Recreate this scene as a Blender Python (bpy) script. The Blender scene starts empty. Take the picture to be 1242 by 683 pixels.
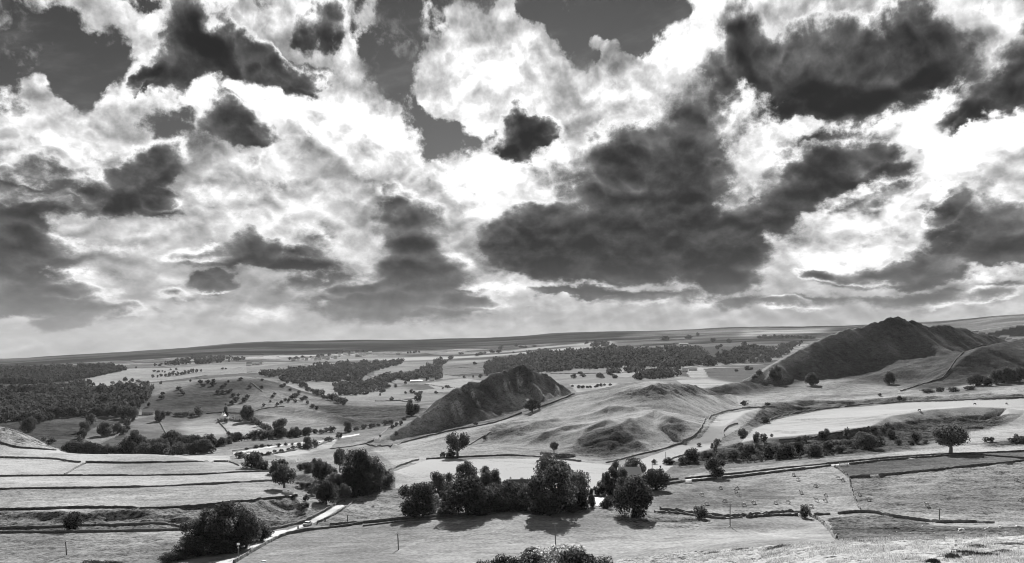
import bpy, bmesh, math, random
import numpy as np
from mathutils import Vector, Matrix
S = bpy.context.scene
COL = S.collection
R = math.radians
F, CU, VH = 1075.0, 621.0, 430.0        # focal length in photo pixels, centre column, eye-level row

# ---------------------------------------------------------------- camera
cam_d = bpy.data.cameras.new("camera")
cam = bpy.data.objects.new("camera", cam_d); COL.objects.link(cam)
cam_d.sensor_width = 36.0
cam_d.lens = 36.0 * F / 1242.0
cam_d.shift_y = (VH - 341.5) / 1242.0
cam_d.clip_start = 0.5; cam_d.clip_end = 60000
cam.location = (0, 0, 0); cam.rotation_euler = (R(90), 0, 0)
S.camera = cam
S.view_settings.view_transform = 'Standard'
S.view_settings.look = 'None'
S.view_settings.gamma = 1.0
S.view_settings.exposure = 1.6
S.view_settings.use_curve_mapping = False
S.cycles.max_bounces = 5; S.cycles.diffuse_bounces = 2; S.cycles.glossy_bounces = 1
S.cycles.transmission_bounces = 3; S.cycles.volume_bounces = 0; S.cycles.transparent_max_bounces = 4
S.cycles.sample_clamp_indirect = 4.0
S.cycles.pixel_filter_type = 'BLACKMAN_HARRIS'; S.cycles.filter_width = 1.05

# ---------------------------------------------------------------- node helpers
class V:
    """a node socket with arithmetic"""
    def __init__(s, g, k): s.g, s.k = g, k
    def _m(s, op, *a, clamp=False):
        n = s.g.nodes.new('ShaderNodeMath'); n.operation = op; n.use_clamp = clamp
        for i, x in enumerate((s,) + a):
            if isinstance(x, V): s.g.links.new(x.k, n.inputs[i])
            else: n.inputs[i].default_value = x
        return V(s.g, n.outputs[0])
    def __add__(s, o): return s._m('ADD', o)
    __radd__ = __add__
    def __mul__(s, o): return s._m('MULTIPLY', o)
    __rmul__ = __mul__
    def __sub__(s, o): return s._m('SUBTRACT', o)
    def __rsub__(s, o): return (s * -1.0) + o
    def __truediv__(s, o): return s._m('DIVIDE', o)
    def __pow__(s, o): return s._m('POWER', o)
    def max(s, o): return s._m('MAXIMUM', o)
    def min(s, o): return s._m('MINIMUM', o)
    def clamp(s): return s._m('ADD', 0.0, clamp=True)
    def abs(s): return s._m('ABSOLUTE')
def sstep(x, a, b, lo=0.0, hi=1.0):
    n = x.g.nodes.new('ShaderNodeMapRange'); n.interpolation_type = 'SMOOTHSTEP'
    x.g.links.new(x.k, n.inputs[0])
    for i, q in enumerate((a, b, lo, hi)): n.inputs[i + 1].default_value = q
    return V(x.g, n.outputs[0])
def mixf(f, a, b):
    n = f.g.nodes.new('ShaderNodeMix'); n.data_type = 'FLOAT'
    f.g.links.new(f.k, n.inputs[0])
    for i, q in ((2, a), (3, b)):
        if isinstance(q, V): f.g.links.new(q.k, n.inputs[i])
        else: n.inputs[i].default_value = q
    return V(f.g, n.outputs[0])
def comb(g, *xyz):
    n = g.nodes.new('ShaderNodeCombineXYZ')
    for i, x in enumerate(xyz):
        if isinstance(x, V): g.links.new(x.k, n.inputs[i])
        else: n.inputs[i].default_value = x
    return V(g, n.outputs[0])
def vmath(g, op, a, b=None, scale=None):
    n = g.nodes.new('ShaderNodeVectorMath'); n.operation = op
    g.links.new(a.k, n.inputs[0])
    if isinstance(b, V): g.links.new(b.k, n.inputs[1])
    elif b is not None: n.inputs[1].default_value = b
    if scale is not None:
        if isinstance(scale, V): g.links.new(scale.k, n.inputs['Scale'])
        else: n.inputs['Scale'].default_value = scale
    return n
def noise(g, vec, scale, detail=4, rough=0.55, dist=0.0, dim='3D', out=0, lac=2.0):
    n = g.nodes.new('ShaderNodeTexNoise'); n.noise_dimensions = dim
    g.links.new(vec.k, n.inputs['Vector'])
    n.inputs['Scale'].default_value = scale; n.inputs['Detail'].default_value = detail
    n.inputs['Roughness'].default_value = rough; n.inputs['Distortion'].default_value = dist
    n.inputs['Lacunarity'].default_value = lac
    return V(g, n.outputs[out])
def voro(g, vec, scale, detail=3, rough=0.5, dim='3D', smooth=0.4):
    n = g.nodes.new('ShaderNodeTexVoronoi'); n.voronoi_dimensions = dim
    n.feature = 'SMOOTH_F1'; n.normalize = False
    g.links.new(vec.k, n.inputs['Vector'])
    n.inputs['Scale'].default_value = scale; n.inputs['Detail'].default_value = detail
    n.inputs['Roughness'].default_value = rough; n.inputs['Smoothness'].default_value = smooth
    return V(g, n.outputs['Distance'])
# ---------------------------------------------------------------- daylight: sun and cloudy sky
SUN_EL, SUN_AZ = 29.0, 3.0              # degrees; azimuth measured from straight ahead to the right
sd = bpy.data.lights.new("sun", 'SUN'); sd.energy = 5.0; sd.angle = R(0.5); sd.color = (1.0, 0.995, 0.985)
sun = bpy.data.objects.new("sun", sd); COL.objects.link(sun)
sv = Vector((math.sin(R(SUN_AZ)) * math.cos(R(SUN_EL)), math.cos(R(SUN_AZ)) * math.cos(R(SUN_EL)), math.sin(R(SUN_EL))))
sun.rotation_euler = sv.to_track_quat('Z', 'Y').to_euler()
sun.location = sv * 3000

world = bpy.data.worlds.new("World"); S.world = world; world.use_nodes = True
g = world.node_tree; g.nodes.clear()
wo = g.nodes.new('ShaderNodeOutputWorld'); bg = g.nodes.new('ShaderNodeBackground')
g.links.new(bg.outputs[0], wo.inputs[0]); bg.inputs[1].default_value = 0.1
sky = g.nodes.new('ShaderNodeTexSky'); sky.sky_type = 'NISHITA'; sky.sun_disc = False
sky.sun_elevation = R(SUN_EL); sky.sun_rotation = R(SUN_AZ); sky.altitude = 350; sky.dust_density = 0.6
tc = g.nodes.new('ShaderNodeTexCoord'); dirv = V(g, tc.outputs['Generated'])
sx = g.nodes.new('ShaderNodeSeparateXYZ'); g.links.new(dirv.k, sx.inputs[0])
dx, dy, dz = (V(g, o) for o in sx.outputs)
az = dx._m('ARCTAN2', dy); el = dz._m('ARCSINE')
P = comb(g, az, el, 0.0)
le = (el.max(-0.02) + 0.24)._m('LOGARITHM', 2.718281828)
Q = comb(g, az * 3.4, le * 1.9, 0.0)                     # the cloud deck: flatter and closer packed towards the horizon
def ang(u, v):
    a, b = (u - CU) / F, -(v - VH) / F
    return math.atan(a), math.atan(b / math.hypot(1, a))
def vary(vec, sc, amp, det, rough=0.55):
    n = g.nodes.new('ShaderNodeTexNoise'); n.noise_dimensions = '2D'
    g.links.new(vec.k, n.inputs['Vector']); n.inputs['Scale'].default_value = sc
    n.inputs['Detail'].default_value = det; n.inputs['Roughness'].default_value = rough
    c = vmath(g, 'SUBTRACT', V(g, n.outputs['Color']), (0.5, 0.5, 0.5))
    return V(g, vmath(g, 'SCALE', V(g, c.outputs[0]), scale=amp).outputs[0])
amp_el = (el.max(0.0) * 1.6 + 0.25)
w1 = V(g, vmath(g, 'SCALE', vary(Q, 2.2, 0.075, 3, 0.55), scale=amp_el).outputs[0])
w2 = V(g, vmath(g, 'SCALE', vary(Q, 9.0, 0.05, 4, 0.6), scale=amp_el).outputs[0])
P1 = V(g, vmath(g, 'ADD', V(g, vmath(g, 'ADD', P, w1).outputs[0]), w2).outputs[0])
def field(blobs, vec):
    acc = None
    for b in blobs:
        u, v, rx, ry, rot, amp = b
        a, e = ang(u, v)
        m = g.nodes.new('ShaderNodeMapping'); m.vector_type = 'TEXTURE'
        g.links.new(vec.k, m.inputs[0])
        m.inputs['Location'].default_value = (a, e, 0); m.inputs['Rotation'].default_value = (0, 0, R(rot))
        m.inputs['Scale'].default_value = (1.27 * rx / F, 1.27 * ry / F, 1.0)
        t = g.nodes.new('ShaderNodeTexGradient'); t.gradient_type = 'SPHERICAL'
        g.links.new(m.outputs[0], t.inputs[0])
        f = V(g, t.outputs[1])
        acc = f * amp if acc is None else f._m('MULTIPLY_ADD', amp, acc)
    return acc
# dark cloud bodies: photo column, row, half width, half height, turn, weight
DARK = [(130, 375, 56, 11, 0, 1.1), (420, 347, 70, 16, 0, 1.1), (560, 365, 50, 12, 0, 1.1), (780, 362, 70, 10, 0, 1.1), (940, 370, 70, 9, 0, 1.0), (1130, 362, 70, 10, 0, 1.0), (1210, 350, 40, 10, 0, .9), (250, 310, 40, 12, 0, .6), (440, 210, 40, 14, 0, .5), (560, 215, 30, 12, 0, .4), (1080, 235, 40, 12, 0, .6), (236, 28, 42, 44, 0, 1.7), (215, 78, 62, 27, 32, 1.7), (285, 62, 52, 30, 0, 1.5), (170, 105, 24, 10, 28, 1.0),
        (395, 30, 32, 27, 0, 1.5), (366, 92, 32, 20, -25, 1.4), (340, 72, 40, 18, -30, .7), (288, 150, 42, 24, 0, 1.8),
        (195, 197, 36, 26, 40, 1.6), (150, 232, 20, 20, 30, 1.5), (196, 250, 26, 15, 0, 1.5),
        (12, 285, 55, 42, -20, 1.2), (45, 300, 34, 24, -30, .6), (70, 350, 62, 14, 0, 1.3), (15, 345, 30, 20, 0, .8), (20, 369, 50, 11, 0, 1.5),
        (60, 203, 115, 17, 0, .95), (75, 240, 100, 16, 0, 1.1), (5, 160, 40, 30, 0, .4),
        (300, 290, 34, 32, 0, 1.2), (365, 308, 70, 22, 0, 1.4), (390, 268, 40, 22, 0, .6),
        (500, 278, 46, 36, 0, 1.3), (512, 322, 66, 27, 0, 1.4), (468, 236, 30, 13, 0, .8),
        (634, 160, 42, 28, 0, 2.1), (655, 158, 20, 20, 0, .9),
        (636, 280, 60, 42, 0, 1.5), (735, 290, 120, 48, 0, 1.6), (735, 322, 125, 24, 0, 1.1), (745, 215, 75, 60, 0, 1.1),
        (832, 165, 46, 88, -6, 1.4), (760, 168, 40, 32, 0, .8), (850, 245, 62, 60, 0, .9), (905, 275, 95, 32, 33, 1.3), (975, 225, 60, 24, 25, 1.0),
        (1010, 198, 80, 28, 0, 1.5), (890, 40, 40, 48, 0, 1.2), (960, 82, 76, 52, 0, 1.5), (1050, 105, 72, 36, 0, 1.6),
        (1130, 35, 42, 52, 0, 1.3), (1075, 50, 62, 28, 0, .9), (1150, 68, 42, 20, 0, .8), (1000, 130, 60, 14, 0, .8),
        (1212, 100, 46, 28, 15, 1.9), (1162, 142, 32, 11, 28, 1.5), (1238, 40, 30, 28, 0, .9),
        (1212, 278, 64, 32, 0, 1.4), (1145, 260, 32, 14, 38, 1.4), (1215, 308, 75, 10, 0, 1.0), (1190, 240, 30, 18, 0, .6),
        (1055, 333, 85, 14, 0, 1.3), (1112, 320, 34, 22, 0, 1.1), (985, 332, 20, 9, 0, .9), (893, 322, 46, 30, 0, 1.0), (875, 348, 56, 13, 0, .8),
        (265, 339, 26, 10, 0, 1.9), (212, 352, 30, 12, 0, .9), (330, 208, 48, 20, 0, .6), (260, 238, 40, 16, 0, .6), (700, 353, 60, 6, 0, 1.4), (480, 368, 110, 26, 0, 1.0),
        (76, 392, 34, 11, 0, 1.1), (1090, 188, 30, 14, 0, .8), (210, 310, 60, 14, 0, .5), (120, 300, 50, 14, 0, .4), (300, 385, 50, 10, 0, .3),
        (620, 372, 60, 12, 0, .4), (1150, 215, 60, 20, 0, .5), (1030, 250, 40, 14, 0, .5), (100, 160, 60, 12, -15, .5), (890, 150, 26, 14, 0, .6), (1000, 365, 80, 10, 0, .35)]
GAP = [(20, 62, 95, 52, 0, 1.7), (100, 60, 50, 24, -15, 1.0), (85, 100, 24, 26, 0, .9), (185, 4, 46, 10, 0, 1.2), (490, 35, 90, 60, 0, 1.4),
       (470, 90, 46, 60, 0, 1.1), (552, 160, 62, 36, 0, 1.35), (525, 130, 36, 40, 0, .8), (720, 25, 90, 44, 0, 1.5), (800, 22, 70, 46, 0, 1.4),
       (690, 80, 42, 50, 0, 1.2), (700, 130, 30, 40, 0, .7), (650, 8, 70, 26, 0, 1.2), (205, 152, 32, 18, 0, 1.0), (405, 140, 26, 34, 0, .8), (500, -30, 400, 40, 0, .8),
       (600, 75, 95, 58, 0, -2.2), (655, 98, 46, 50, 0, -1.6), (560, 105, 60, 40, 0, -.9), (735, 34, 38, 14, 0, -1.5), (752, 85, 20, 44, -12, -1.5), (728, 120, 44, 30, 0, -1.6),
       (618, 14, 14, 20, -25, -1.2), (48, 98, 26, 22, -35, -1.6), (450, 160, 60, 46, 0, -1.3), (400, 70, 60, 60, 0, -1.0), (860, 40, 70, 60, 30, -1.4), (790, 110, 60, 60, 0, -1.3)]
WHITE = [(330, 130, 130, 50, -15, .35), (230, 120, 60, 30, 0, .3), (480, 150, 60, 40, 0, .25), (250, 280, 120, 30, 0, .15), (600, 70, 95, 55, 0, .48), (600, 215, 130, 60, 0, .42), (560, 250, 60, 50, 0, .22), (470, 160, 70, 40, 0, .3), (840, 40, 60, 50, 0, .4), (780, 110, 60, 60, 0, .35), (430, 20, 40, 60, 0, .3), (300, 110, 90, 24, 0, .3),
         (900, 180, 60, 60, 0, .15), (1060, 150, 120, 26, 0, .3), (1020, 285, 110, 40, 0, .3), (930, 10, 90, 40, 0, .35), (330, 15, 50, 20, 0, .3), (620, 345, 100, 20, 0, .25), (1200, 160, 70, 26, 0, .3), (140, 120, 80, 30, 0, .2),
         (320, 378, 30, 11, 0, .75), (60, 332, 60, 9, 0, .5), (590, 352, 40, 9, 0, .5), (860, 368, 40, 8, 0, .5), (1180, 330, 60, 9, 0, .5), (1040, 312, 60, 12, 0, .5), (690, 255, 40, 12, 0, .1), (1130, 300, 40, 20, 0, .2), (100, 330, 60, 10, 0, .2)]
n1 = noise(g, Q, 1.7, 8, 0.62, 0.0, '2D')
Qw = V(g, vmath(g, 'ADD', Q, w1).outputs[0])
def puffs(vec):                                          # rounded cauliflower billows
    a = (noise(g, vec, 3.2, 1.0, 0.5, 0, '2D') - 0.5).abs() * 2.0
    b = (noise(g, vec, 8.5, 1.0, 0.5, 0, '2D') - 0.5).abs() * 2.0
    c = (noise(g, vec, 22.0, 2.0, 0.5, 0, '2D') - 0.5).abs() * 2.0
    return a * 0.95 + b * 0.42 + c * 0.16
puff = puffs(Qw)
puff2 = puffs(V(g, vmath(g, 'ADD', Qw, (0.004, 0.04, 0.0)).outputs[0]))
fine = noise(g, Qw, 8.0, 6, 0.66, 0, '2D')
relief = puff2 - puff
micro = noise(g, V(g, vmath(g, 'ADD', Qw, w2).outputs[0]), 24.0, 4, 0.62, 0, '2D')
n0 = noise(g, Q, 0.9, 3, 0.5, 0, '2D')
ray = noise(g, comb(g, az._m('ARCTAN2', 0.52 - el) * 26.0, el * 1.2, 0.0), 1.0, 2, 0.5, 0, '2D')
calm = sstep(el, 0.0, 0.26, 0.45, 1.0)                  # near the horizon the deck is smoothed by distance
W = field(WHITE, P1)
# the high pale deck: bright where it is thin, grey where it is thick
TA = 0.565 + ((n1 - 0.5) * 1.5 + (n0 - 0.5) * 1.1 + (puff - 0.45) * 0.5 + (fine - 0.5) * 0.75 + (micro - 0.5) * 0.35 - relief * 0.5) * calm - W * 1.15
def thru(T, k):                                          # light let through a cloud of thickness T
    return (T.max(0.0) * -k)._m('EXPONENT')
base = 0.20 + 0.84 * thru(TA, 1.15)
base = base + (relief * 0.30 + (micro - 0.5) * 0.14) * calm
base = base.min(1.01)
# the low cumulus in front of it: bright rims facing the sun, dark bodies and flat dark bottoms
blob = field(DARK, P1)
blob2 = field(DARK, V(g, vmath(g, 'ADD', P1, (0.0, 0.020, 0.0)).outputs[0]))
wob = ((n1 - 0.5) * 1.1 + (puff - 0.45) * 0.55 + (fine - 0.5) * 1.05 + (micro - 0.5) * 0.5) * (calm * 0.6 + 0.4)
D = blob * 1.12 + wob
up = (blob - blob2).max(-0.4).min(0.4)
cover = sstep(D, 0.04, 0.55)
DE = D - 0.05 - up * 1.2
dcol = 0.15 + 0.58 * thru(DE, 1.95) + up.max(0.0) * 0.55 * (1.0 - sstep(D, .5, 1.0)) + (relief * 0.30 + (fine - 0.5) * 0.26 + (micro - 0.5) * 0.14 + (n1 - .5) * .26)
dcol = dcol.max(0.12).min(1.03)
G = field(GAP, P1) + (n1 - 0.5) * 0.8 + (0.45 - puff) * 0.7 + (fine - 0.5) * 1.2 + (micro - 0.5) * 0.7
gapm = sstep(G, 0.30, 0.85)
bw = g.nodes.new('ShaderNodeRGBToBW'); g.links.new(sky.outputs[0], bw.inputs[0])
blue = V(g, bw.outputs[0])
wisp = noise(g, comb(g, az * 6.0 + el * 9.0, el * 22.0 - az * 7.0, 0.0), 1.0, 5, 0.6, 0, '2D')
clear = blue * 0.030 * (0.40 - el).max(0.0) * 5.0 + blue * 0.020 + 0.03 + sstep(wisp, .5, .85) * 0.22
lum = mixf(cover, base, dcol)
lum = lum.max(0.05) ** 2.2 * 3.6                         # display tone to light, in units of the 0.1 background strength
lum = mixf(gapm * (1.0 - cover), lum, clear)
hz = sstep(el, -0.02, 0.115, 1.0, 0.0)                      # air near the horizon
hz = hz * 0.55
hcol = ((n0 - 0.5) * 0.18 + 0.66 + (ray - 0.5) * 0.10) ** 2.2 * 3.6
lum = mixf(hz, lum, hcol)
rays = sstep(el, 0.01, 0.05) * sstep(el, 0.06, 0.11, 1.0, 0.0)
lum = lum * (1.0 + (ray - 0.5) * rays * 0.6)
front = sstep(dy, -0.15, 0.3, 0.12, 1.0)                # unseen sky behind and overhead is dimmed to cut ambient light
lum = lum * front * sstep(el, 0.36, 0.75, 1.0, 0.35)
g.links.new(lum.k, bg.inputs[0])
world.cycles.sampling_method = 'MANUAL'; world.cycles.sample_map_resolution = 512
# ---------------------------------------------------------------- the land: one sheet of ground
rng = np.random.default_rng(7)
def _hash(ix, iy, seed):
    h = (ix.astype(np.int64) * 374761393 + iy.astype(np.int64) * 668265263 + seed * 974711) & 0xFFFFFFFF
    h = ((h ^ (h >> 13)) * 1274126177) & 0xFFFFFFFF
    h = h ^ (h >> 16)
    return (h & 0xFFFF).astype(np.float32) / 65535.0
def vnoise(x, y, seed=0):
    x0, y0 = np.floor(x), np.floor(y)
    fx, fy = (x - x0).astype(np.float32), (y - y0).astype(np.float32)
    fx = fx * fx * fx * (fx * (fx * 6 - 15) + 10); fy = fy * fy * fy * (fy * (fy * 6 - 15) + 10)
    x0 = x0.astype(np.int64); y0 = y0.astype(np.int64)
    a = _hash(x0, y0, seed); b = _hash(x0 + 1, y0, seed); c = _hash(x0, y0 + 1, seed); d = _hash(x0 + 1, y0 + 1, seed)
    return (a + (b - a) * fx) * (1 - fy) + (c + (d - c) * fx) * fy - 0.5
def fbm(x, y, seed=0, octv=4, gain=0.5):
    t, a = 0, 1.0
    for k in range(octv):
        t = t + a * vnoise(x, y, seed + k * 17); x = x * 2.03 + 11.3; y = y * 2.03 - 7.7; a *= gain
    return t
def smooth01(x): x = np.clip(x, 0, 1); return x * x * (3 - 2 * x)

U0, U1 = -300.0, 1560.0
us = np.arange(U0, U1 + 1, 1.7)
ys = np.concatenate([np.geomspace(1.5, 115, 50, endpoint=False), np.geomspace(115, 1500, 860, endpoint=False),
                     np.geomspace(1500, 8000, 260, endpoint=False), np.geomspace(8000, 12000, 12)])
near = [(1.5, 1640.), (20, 905.), (60, 825.)]
# ground profiles down columns of the photograph: (distance ahead, row) pairs
PROF = {
 0: [(150, 768), (250, 683), (300, 643), (340, 617), (380, 592), (420, 577), (455, 563), (480, 555), (510, 540), (545, 518), (575, 516), (620, 535), (700, 562), (850, 539), (1000, 512), (1200, 495), (1450, 480), (1700, 476), (2000, 472), (2600, 462), (3000, 448), (3300, 448), (4500, 446), (7000, 435), (9000, 437)],
 100: [(150, 768), (250, 683), (300, 641), (340, 616), (380, 592), (420, 577), (455, 563), (490, 551), (510, 550), (560, 558), (650, 562), (800, 545), (900, 530), (1050, 508), (1250, 490), (1450, 477), (1700, 475), (2000, 473), (2600, 460), (3000, 445), (3300, 446), (4500, 441), (7000, 429.5), (9000, 432)],
 200: [(150, 768), (250, 683), (300, 641), (340, 616), (380, 591), (420, 577), (455, 562), (490, 552.5), (515, 551), (560, 560), (650, 563), (800, 547), (900, 533), (1060, 511), (1120, 502), (1250, 480), (1350, 470), (1450, 465), (1600, 469), (2200, 467), (2500, 462), (3200, 446), (3800, 441), (4500, 436), (7000, 423.5), (9000, 427)],
 300: [(150, 768), (245, 680), (300, 641), (340, 612), (380, 588), (420, 575), (455, 567), (490, 566), (560, 576), (700, 557), (800, 545), (900, 530), (1060, 511), (1200, 487), (1320, 466), (1420, 456), (1500, 457), (1700, 464), (2200, 459), (2600, 453), (3000, 448), (4000, 440), (5000, 430), (7000, 415), (9000, 419)],
 400: [(150, 768), (235, 683), (270, 663), (310, 638), (350, 617), (400, 595), (450, 577), (520, 563), (600, 553), (700, 543), (800, 534), (900, 525), (1050, 508), (1200, 495), (1330, 484), (1600, 481), (2000, 473), (2400, 463), (3000, 452), (3600, 442), (4500, 433), (5500, 424), (7000, 412.5), (9000, 417)],
 500: [(150, 765), (230, 683), (270, 660), (315, 631), (360, 612), (400, 590), (440, 573), (480, 561), (520, 555), (600, 547), (700, 540), (760, 530), (900, 515), (1100, 500), (1300, 492), (1600, 482), (2000, 474), (2500, 464), (3000, 453), (3600, 443), (4500, 432), (5500, 422), (7000, 411), (9000, 416)],
 600: [(150, 762), (228, 683), (270, 658), (312, 626), (360, 606), (400, 588), (450, 569), (500, 556), (530, 551), (600, 540), (680, 522), (740, 511), (800, 508), (900, 500), (1100, 490), (1400, 478), (1800, 468), (2300, 460), (2800, 452), (3500, 438), (4500, 428), (5500, 420), (7000, 408.5), (9000, 414)],
 700: [(150, 755), (225, 683), (270, 657), (312, 624), (360, 605), (400, 588), (450, 572), (500, 561), (540, 554), (600, 537), (660, 509), (730, 485), (780, 476), (830, 477), (900, 487), (1100, 480), (1250, 472), (1500, 464), (1800, 457), (2200, 450), (2500, 445), (2900, 433), (3300, 428), (4500, 421), (5500, 413), (7000, 402.5), (9000, 408)],
 800: [(150, 735), (215, 683), (270, 653), (310, 630), (330, 619), (380, 595), (420, 581), (470, 567), (520, 556), (560, 545), (600, 526), (650, 497), (710, 470), (760, 461), (800, 464), (900, 478), (1050, 472), (1300, 466), (1600, 459), (2000, 452), (2400, 446), (2800, 433), (3200, 427), (4500, 416), (5500, 408), (7000, 400), (9000, 406)],
 900: [(110, 760), (190, 683), (235, 657), (275, 648), (320, 627), (360, 605), (400, 588), (430, 576), (480, 561), (540, 545), (580, 538), (640, 523), (720, 508), (800, 496), (900, 487), (980, 480), (1060, 474), (1300, 468), (1700, 459), (2200, 448), (2700, 440), (3200, 428), (4500, 412), (6000, 401), (7000, 396), (9000, 402)],
 1000: [(100, 755), (165, 683), (215, 655), (255, 650), (300, 638), (335, 622), (370, 600), (400, 583), (430, 567), (470, 553), (510, 545), (560, 532), (640, 520), (730, 507), (800, 496), (900, 484), (1000, 472), (1080, 464), (1300, 462), (1700, 455), (2500, 443), (3200, 425), (4500, 410), (6000, 399), (7000, 395), (9000, 401)],
 1100: [(90, 755), (150, 683), (200, 655), (235, 648), (270, 644), (305, 632), (340, 610), (380, 590), (410, 575), (440, 561), (460, 555), (500, 545), (550, 535), (590, 525), (640, 515), (730, 502), (800, 488), (900, 478), (1000, 470), (1080, 461), (1400, 452), (2500, 440), (3500, 418), (5000, 396), (6000, 392), (7000, 392), (9000, 400)],
 1242: [(85, 755), (140, 683), (190, 655), (230, 645), (265, 640), (300, 633), (340, 608), (380, 585), (420, 563), (445, 554), (470, 547), (510, 537), (560, 526), (620, 512), (700, 495), (760, 481), (850, 470), (950, 461), (1050, 452), (1200, 446), (1600, 430), (2000, 410), (2400, 408), (3500, 397), (5000, 381), (6000, 383), (9000, 395)],
}
PROF[-300] = PROF[0]; PROF[1560] = PROF[1242]
cols = sorted(PROF)
ly = np.log(ys)
Hc = []
for c in cols:
    p = near + PROF[c]
    Yp = np.array([q[0] for q in p], float); Zp = -(np.array([q[1] for q in p], float) - VH) / F * Yp
    Hc.append(np.interp(ly, np.log(Yp), Zp))
Hc = np.array(Hc)                                   # columns x rows
# soft interpolation across columns
H = np.empty((len(us), len(ys)))
ca = np.array(cols, float)
k = np.clip(np.searchsorted(ca, us) - 1, 0, len(ca) - 2)
t = (us - ca[k]) / (ca[k + 1] - ca[k])
km, kp = np.clip(k - 1, 0, len(ca) - 1), np.clip(k + 2, 0, len(ca) - 1)
def slope(a, b): return (Hc[b] - Hc[a]) / np.maximum(ca[b] - ca[a], 1)[:, None]
dxx = (ca[k + 1] - ca[k])[:, None]
m0 = slope(km, k + 1) * dxx * .8; m1 = slope(k, kp) * dxx * .8
t = t[:, None]
H = (2 * t**3 - 3 * t**2 + 1) * Hc[k] + (t**3 - 2 * t**2 + t) * m0 + (-2 * t**3 + 3 * t**2) * Hc[k + 1] + (t**3 - t**2) * m1
def gblur(a, s, axis):
    r = int(3 * s); w = np.exp(-0.5 * (np.arange(-r, r + 1) / s) ** 2); w /= w.sum()
    p = [(0, 0), (0, 0)]; p[axis] = (r, r); b = np.pad(a, p, mode='edge'); o = np.zeros_like(a)
    for i, q in enumerate(w):
        sl = [slice(None)] * 2; sl[axis] = slice(i, i + a.shape[axis]); o += q * b[tuple(sl)]
    return o
H = gblur(H, 5, 0); H = gblur(H, 7, 1)
YY = np.broadcast_to(ys[None, :], H.shape)
XX = (us[:, None] - CU) / F * YY
def pixrow(): return VH - H / YY * F

def ray(u, v, ymin=0.0, ymax=1e9):
    """first ground point seen along photo column u at row v"""
    i = min(max((u - U0) / 1.7, 0), len(us) - 1.001); i0 = int(i); f = i - i0
    h = H[i0] * (1 - f) + H[i0 + 1] * f
    vr = VH - h / ys * F
    ok = np.nonzero((vr <= v) & (ys >= ymin) & (ys <= ymax))[0]
    if len(ok) == 0: j = len(ys) - 2 if ymax > 1e8 else int(np.searchsorted(ys, ymax)) - 1; w = 0
    else:
        j = ok[0]
        if j == 0: j = 1
        w = 0.0 if vr[j - 1] <= vr[j] else min(max((vr[j - 1] - v) / (vr[j - 1] - vr[j]), 0), 1); j -= 1
    Y = ys[j] * (1 - w) + ys[j + 1] * w
    Z = h[j] * (1 - w) + h[j + 1] * w
    return Vector(((u - CU) / F * Y, Y, Z))
def gz(X, Y):
    """ground height below a point (arrays or numbers)"""
    X = np.asarray(X, float); Y = np.asarray(Y, float)
    i = np.clip((X / Y * F + CU - U0) / 1.7, 0, len(us) - 1.001); i0 = i.astype(int); f = i - i0
    j = np.clip(np.interp(np.log(Y), ly, np.arange(len(ys))), 0, len(ys) - 1.001); j0 = j.astype(int); w = j - j0
    return (H[i0, j0] * (1 - f) + H[i0 + 1, j0] * f) * (1 - w) + (H[i0, j0 + 1] * (1 - f) + H[i0 + 1, j0 + 1] * f) * w
def at(u, Y): x = (u - CU) / F * Y; return Vector((x, Y, float(gz(x, Y))))

def ridge(pts, sf, sb, k=3.0, base=None, seed=0, flute=0.0, flen=14.0, jag=0.0, bend=None):
    """raise a hill under a crest line of world points, falling at sf towards the viewer and sb behind"""
    global H
    P = np.array([tuple(p) for p in pts], float)
    far = float(max(P[:, 2].max() + 110, 60)) / min(sf, sb) + 40
    msk = (XX > P[:, 0].min() - far) & (XX < P[:, 0].max() + far) & (YY > P[:, 1].min() - far) & (YY < P[:, 1].max() + far)
    x, y, h = XX[msk], YY[msk], H[msk]
    best = np.full(x.shape, 1e9); fall = np.zeros_like(x); zr = np.zeros_like(x); ss = np.zeros_like(x); sd = np.zeros_like(x)
    s0 = 0.0
    for a, b in zip(P[:-1], P[1:]):
        d = b - a; L = math.hypot(d[0], d[1])
        tt = np.clip(((x - a[0]) * d[0] + (y - a[1]) * d[1]) / (L * L), 0, 1)
        px, py = a[0] + tt * d[0], a[1] + tt * d[1]
        q = np.hypot(x - px, y - py); m = q < best
        best = np.where(m, q, best); zr = np.where(m, a[2] + tt * d[2], zr); ss = np.where(m, s0 + tt * L, ss)
        side = np.sign((x - px) * d[1] - (y - py) * d[0])   # right-hand side of travel faces the viewer
        sd = np.where(m, side, sd)
        al = np.maximum(np.maximum(-((x - a[0]) * d[0] + (y - a[1]) * d[1]), (x - b[0]) * d[0] + (y - b[1]) * d[1]) / L, 0)
        pe = np.abs((x - a[0]) * d[1] - (y - a[1]) * d[0]) / L
        sl = np.where(side > 0, sf, sb)
        fl0 = np.where(al > 0, np.hypot(sl * pe, max(0.25, 0.5 * sf) * al), sl * q)
        fall = np.where(m, fl0, fall); s0 += L
    if jag: zr = zr + jag * (np.abs(vnoise(ss / 6.0, ss * 0, seed)) * 2 + 1.2 * vnoise(ss / 17.0, ss * 0 + 4, seed + 3))
    if bend:                                              # steep under the crest, easing towards the foot
        d0, rt = bend; fall = np.where(sd > 0, np.minimum(fall, sf * d0) + rt * np.maximum(fall - sf * d0, 0), fall)
    z = zr - fall
    if flute:
        fl = fbm((ss + best * 0.45) / flen, best / 60.0, seed + 9, 3)
        z = z + flute * fl * smooth01(best / 12.0)
    hh = 0.5 * (h + z + np.sqrt((h - z) ** 2 + k * k))
    H[msk] = np.where(z > h - 4 * k, hh, h)
    return msk, best, sd, ss
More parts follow.
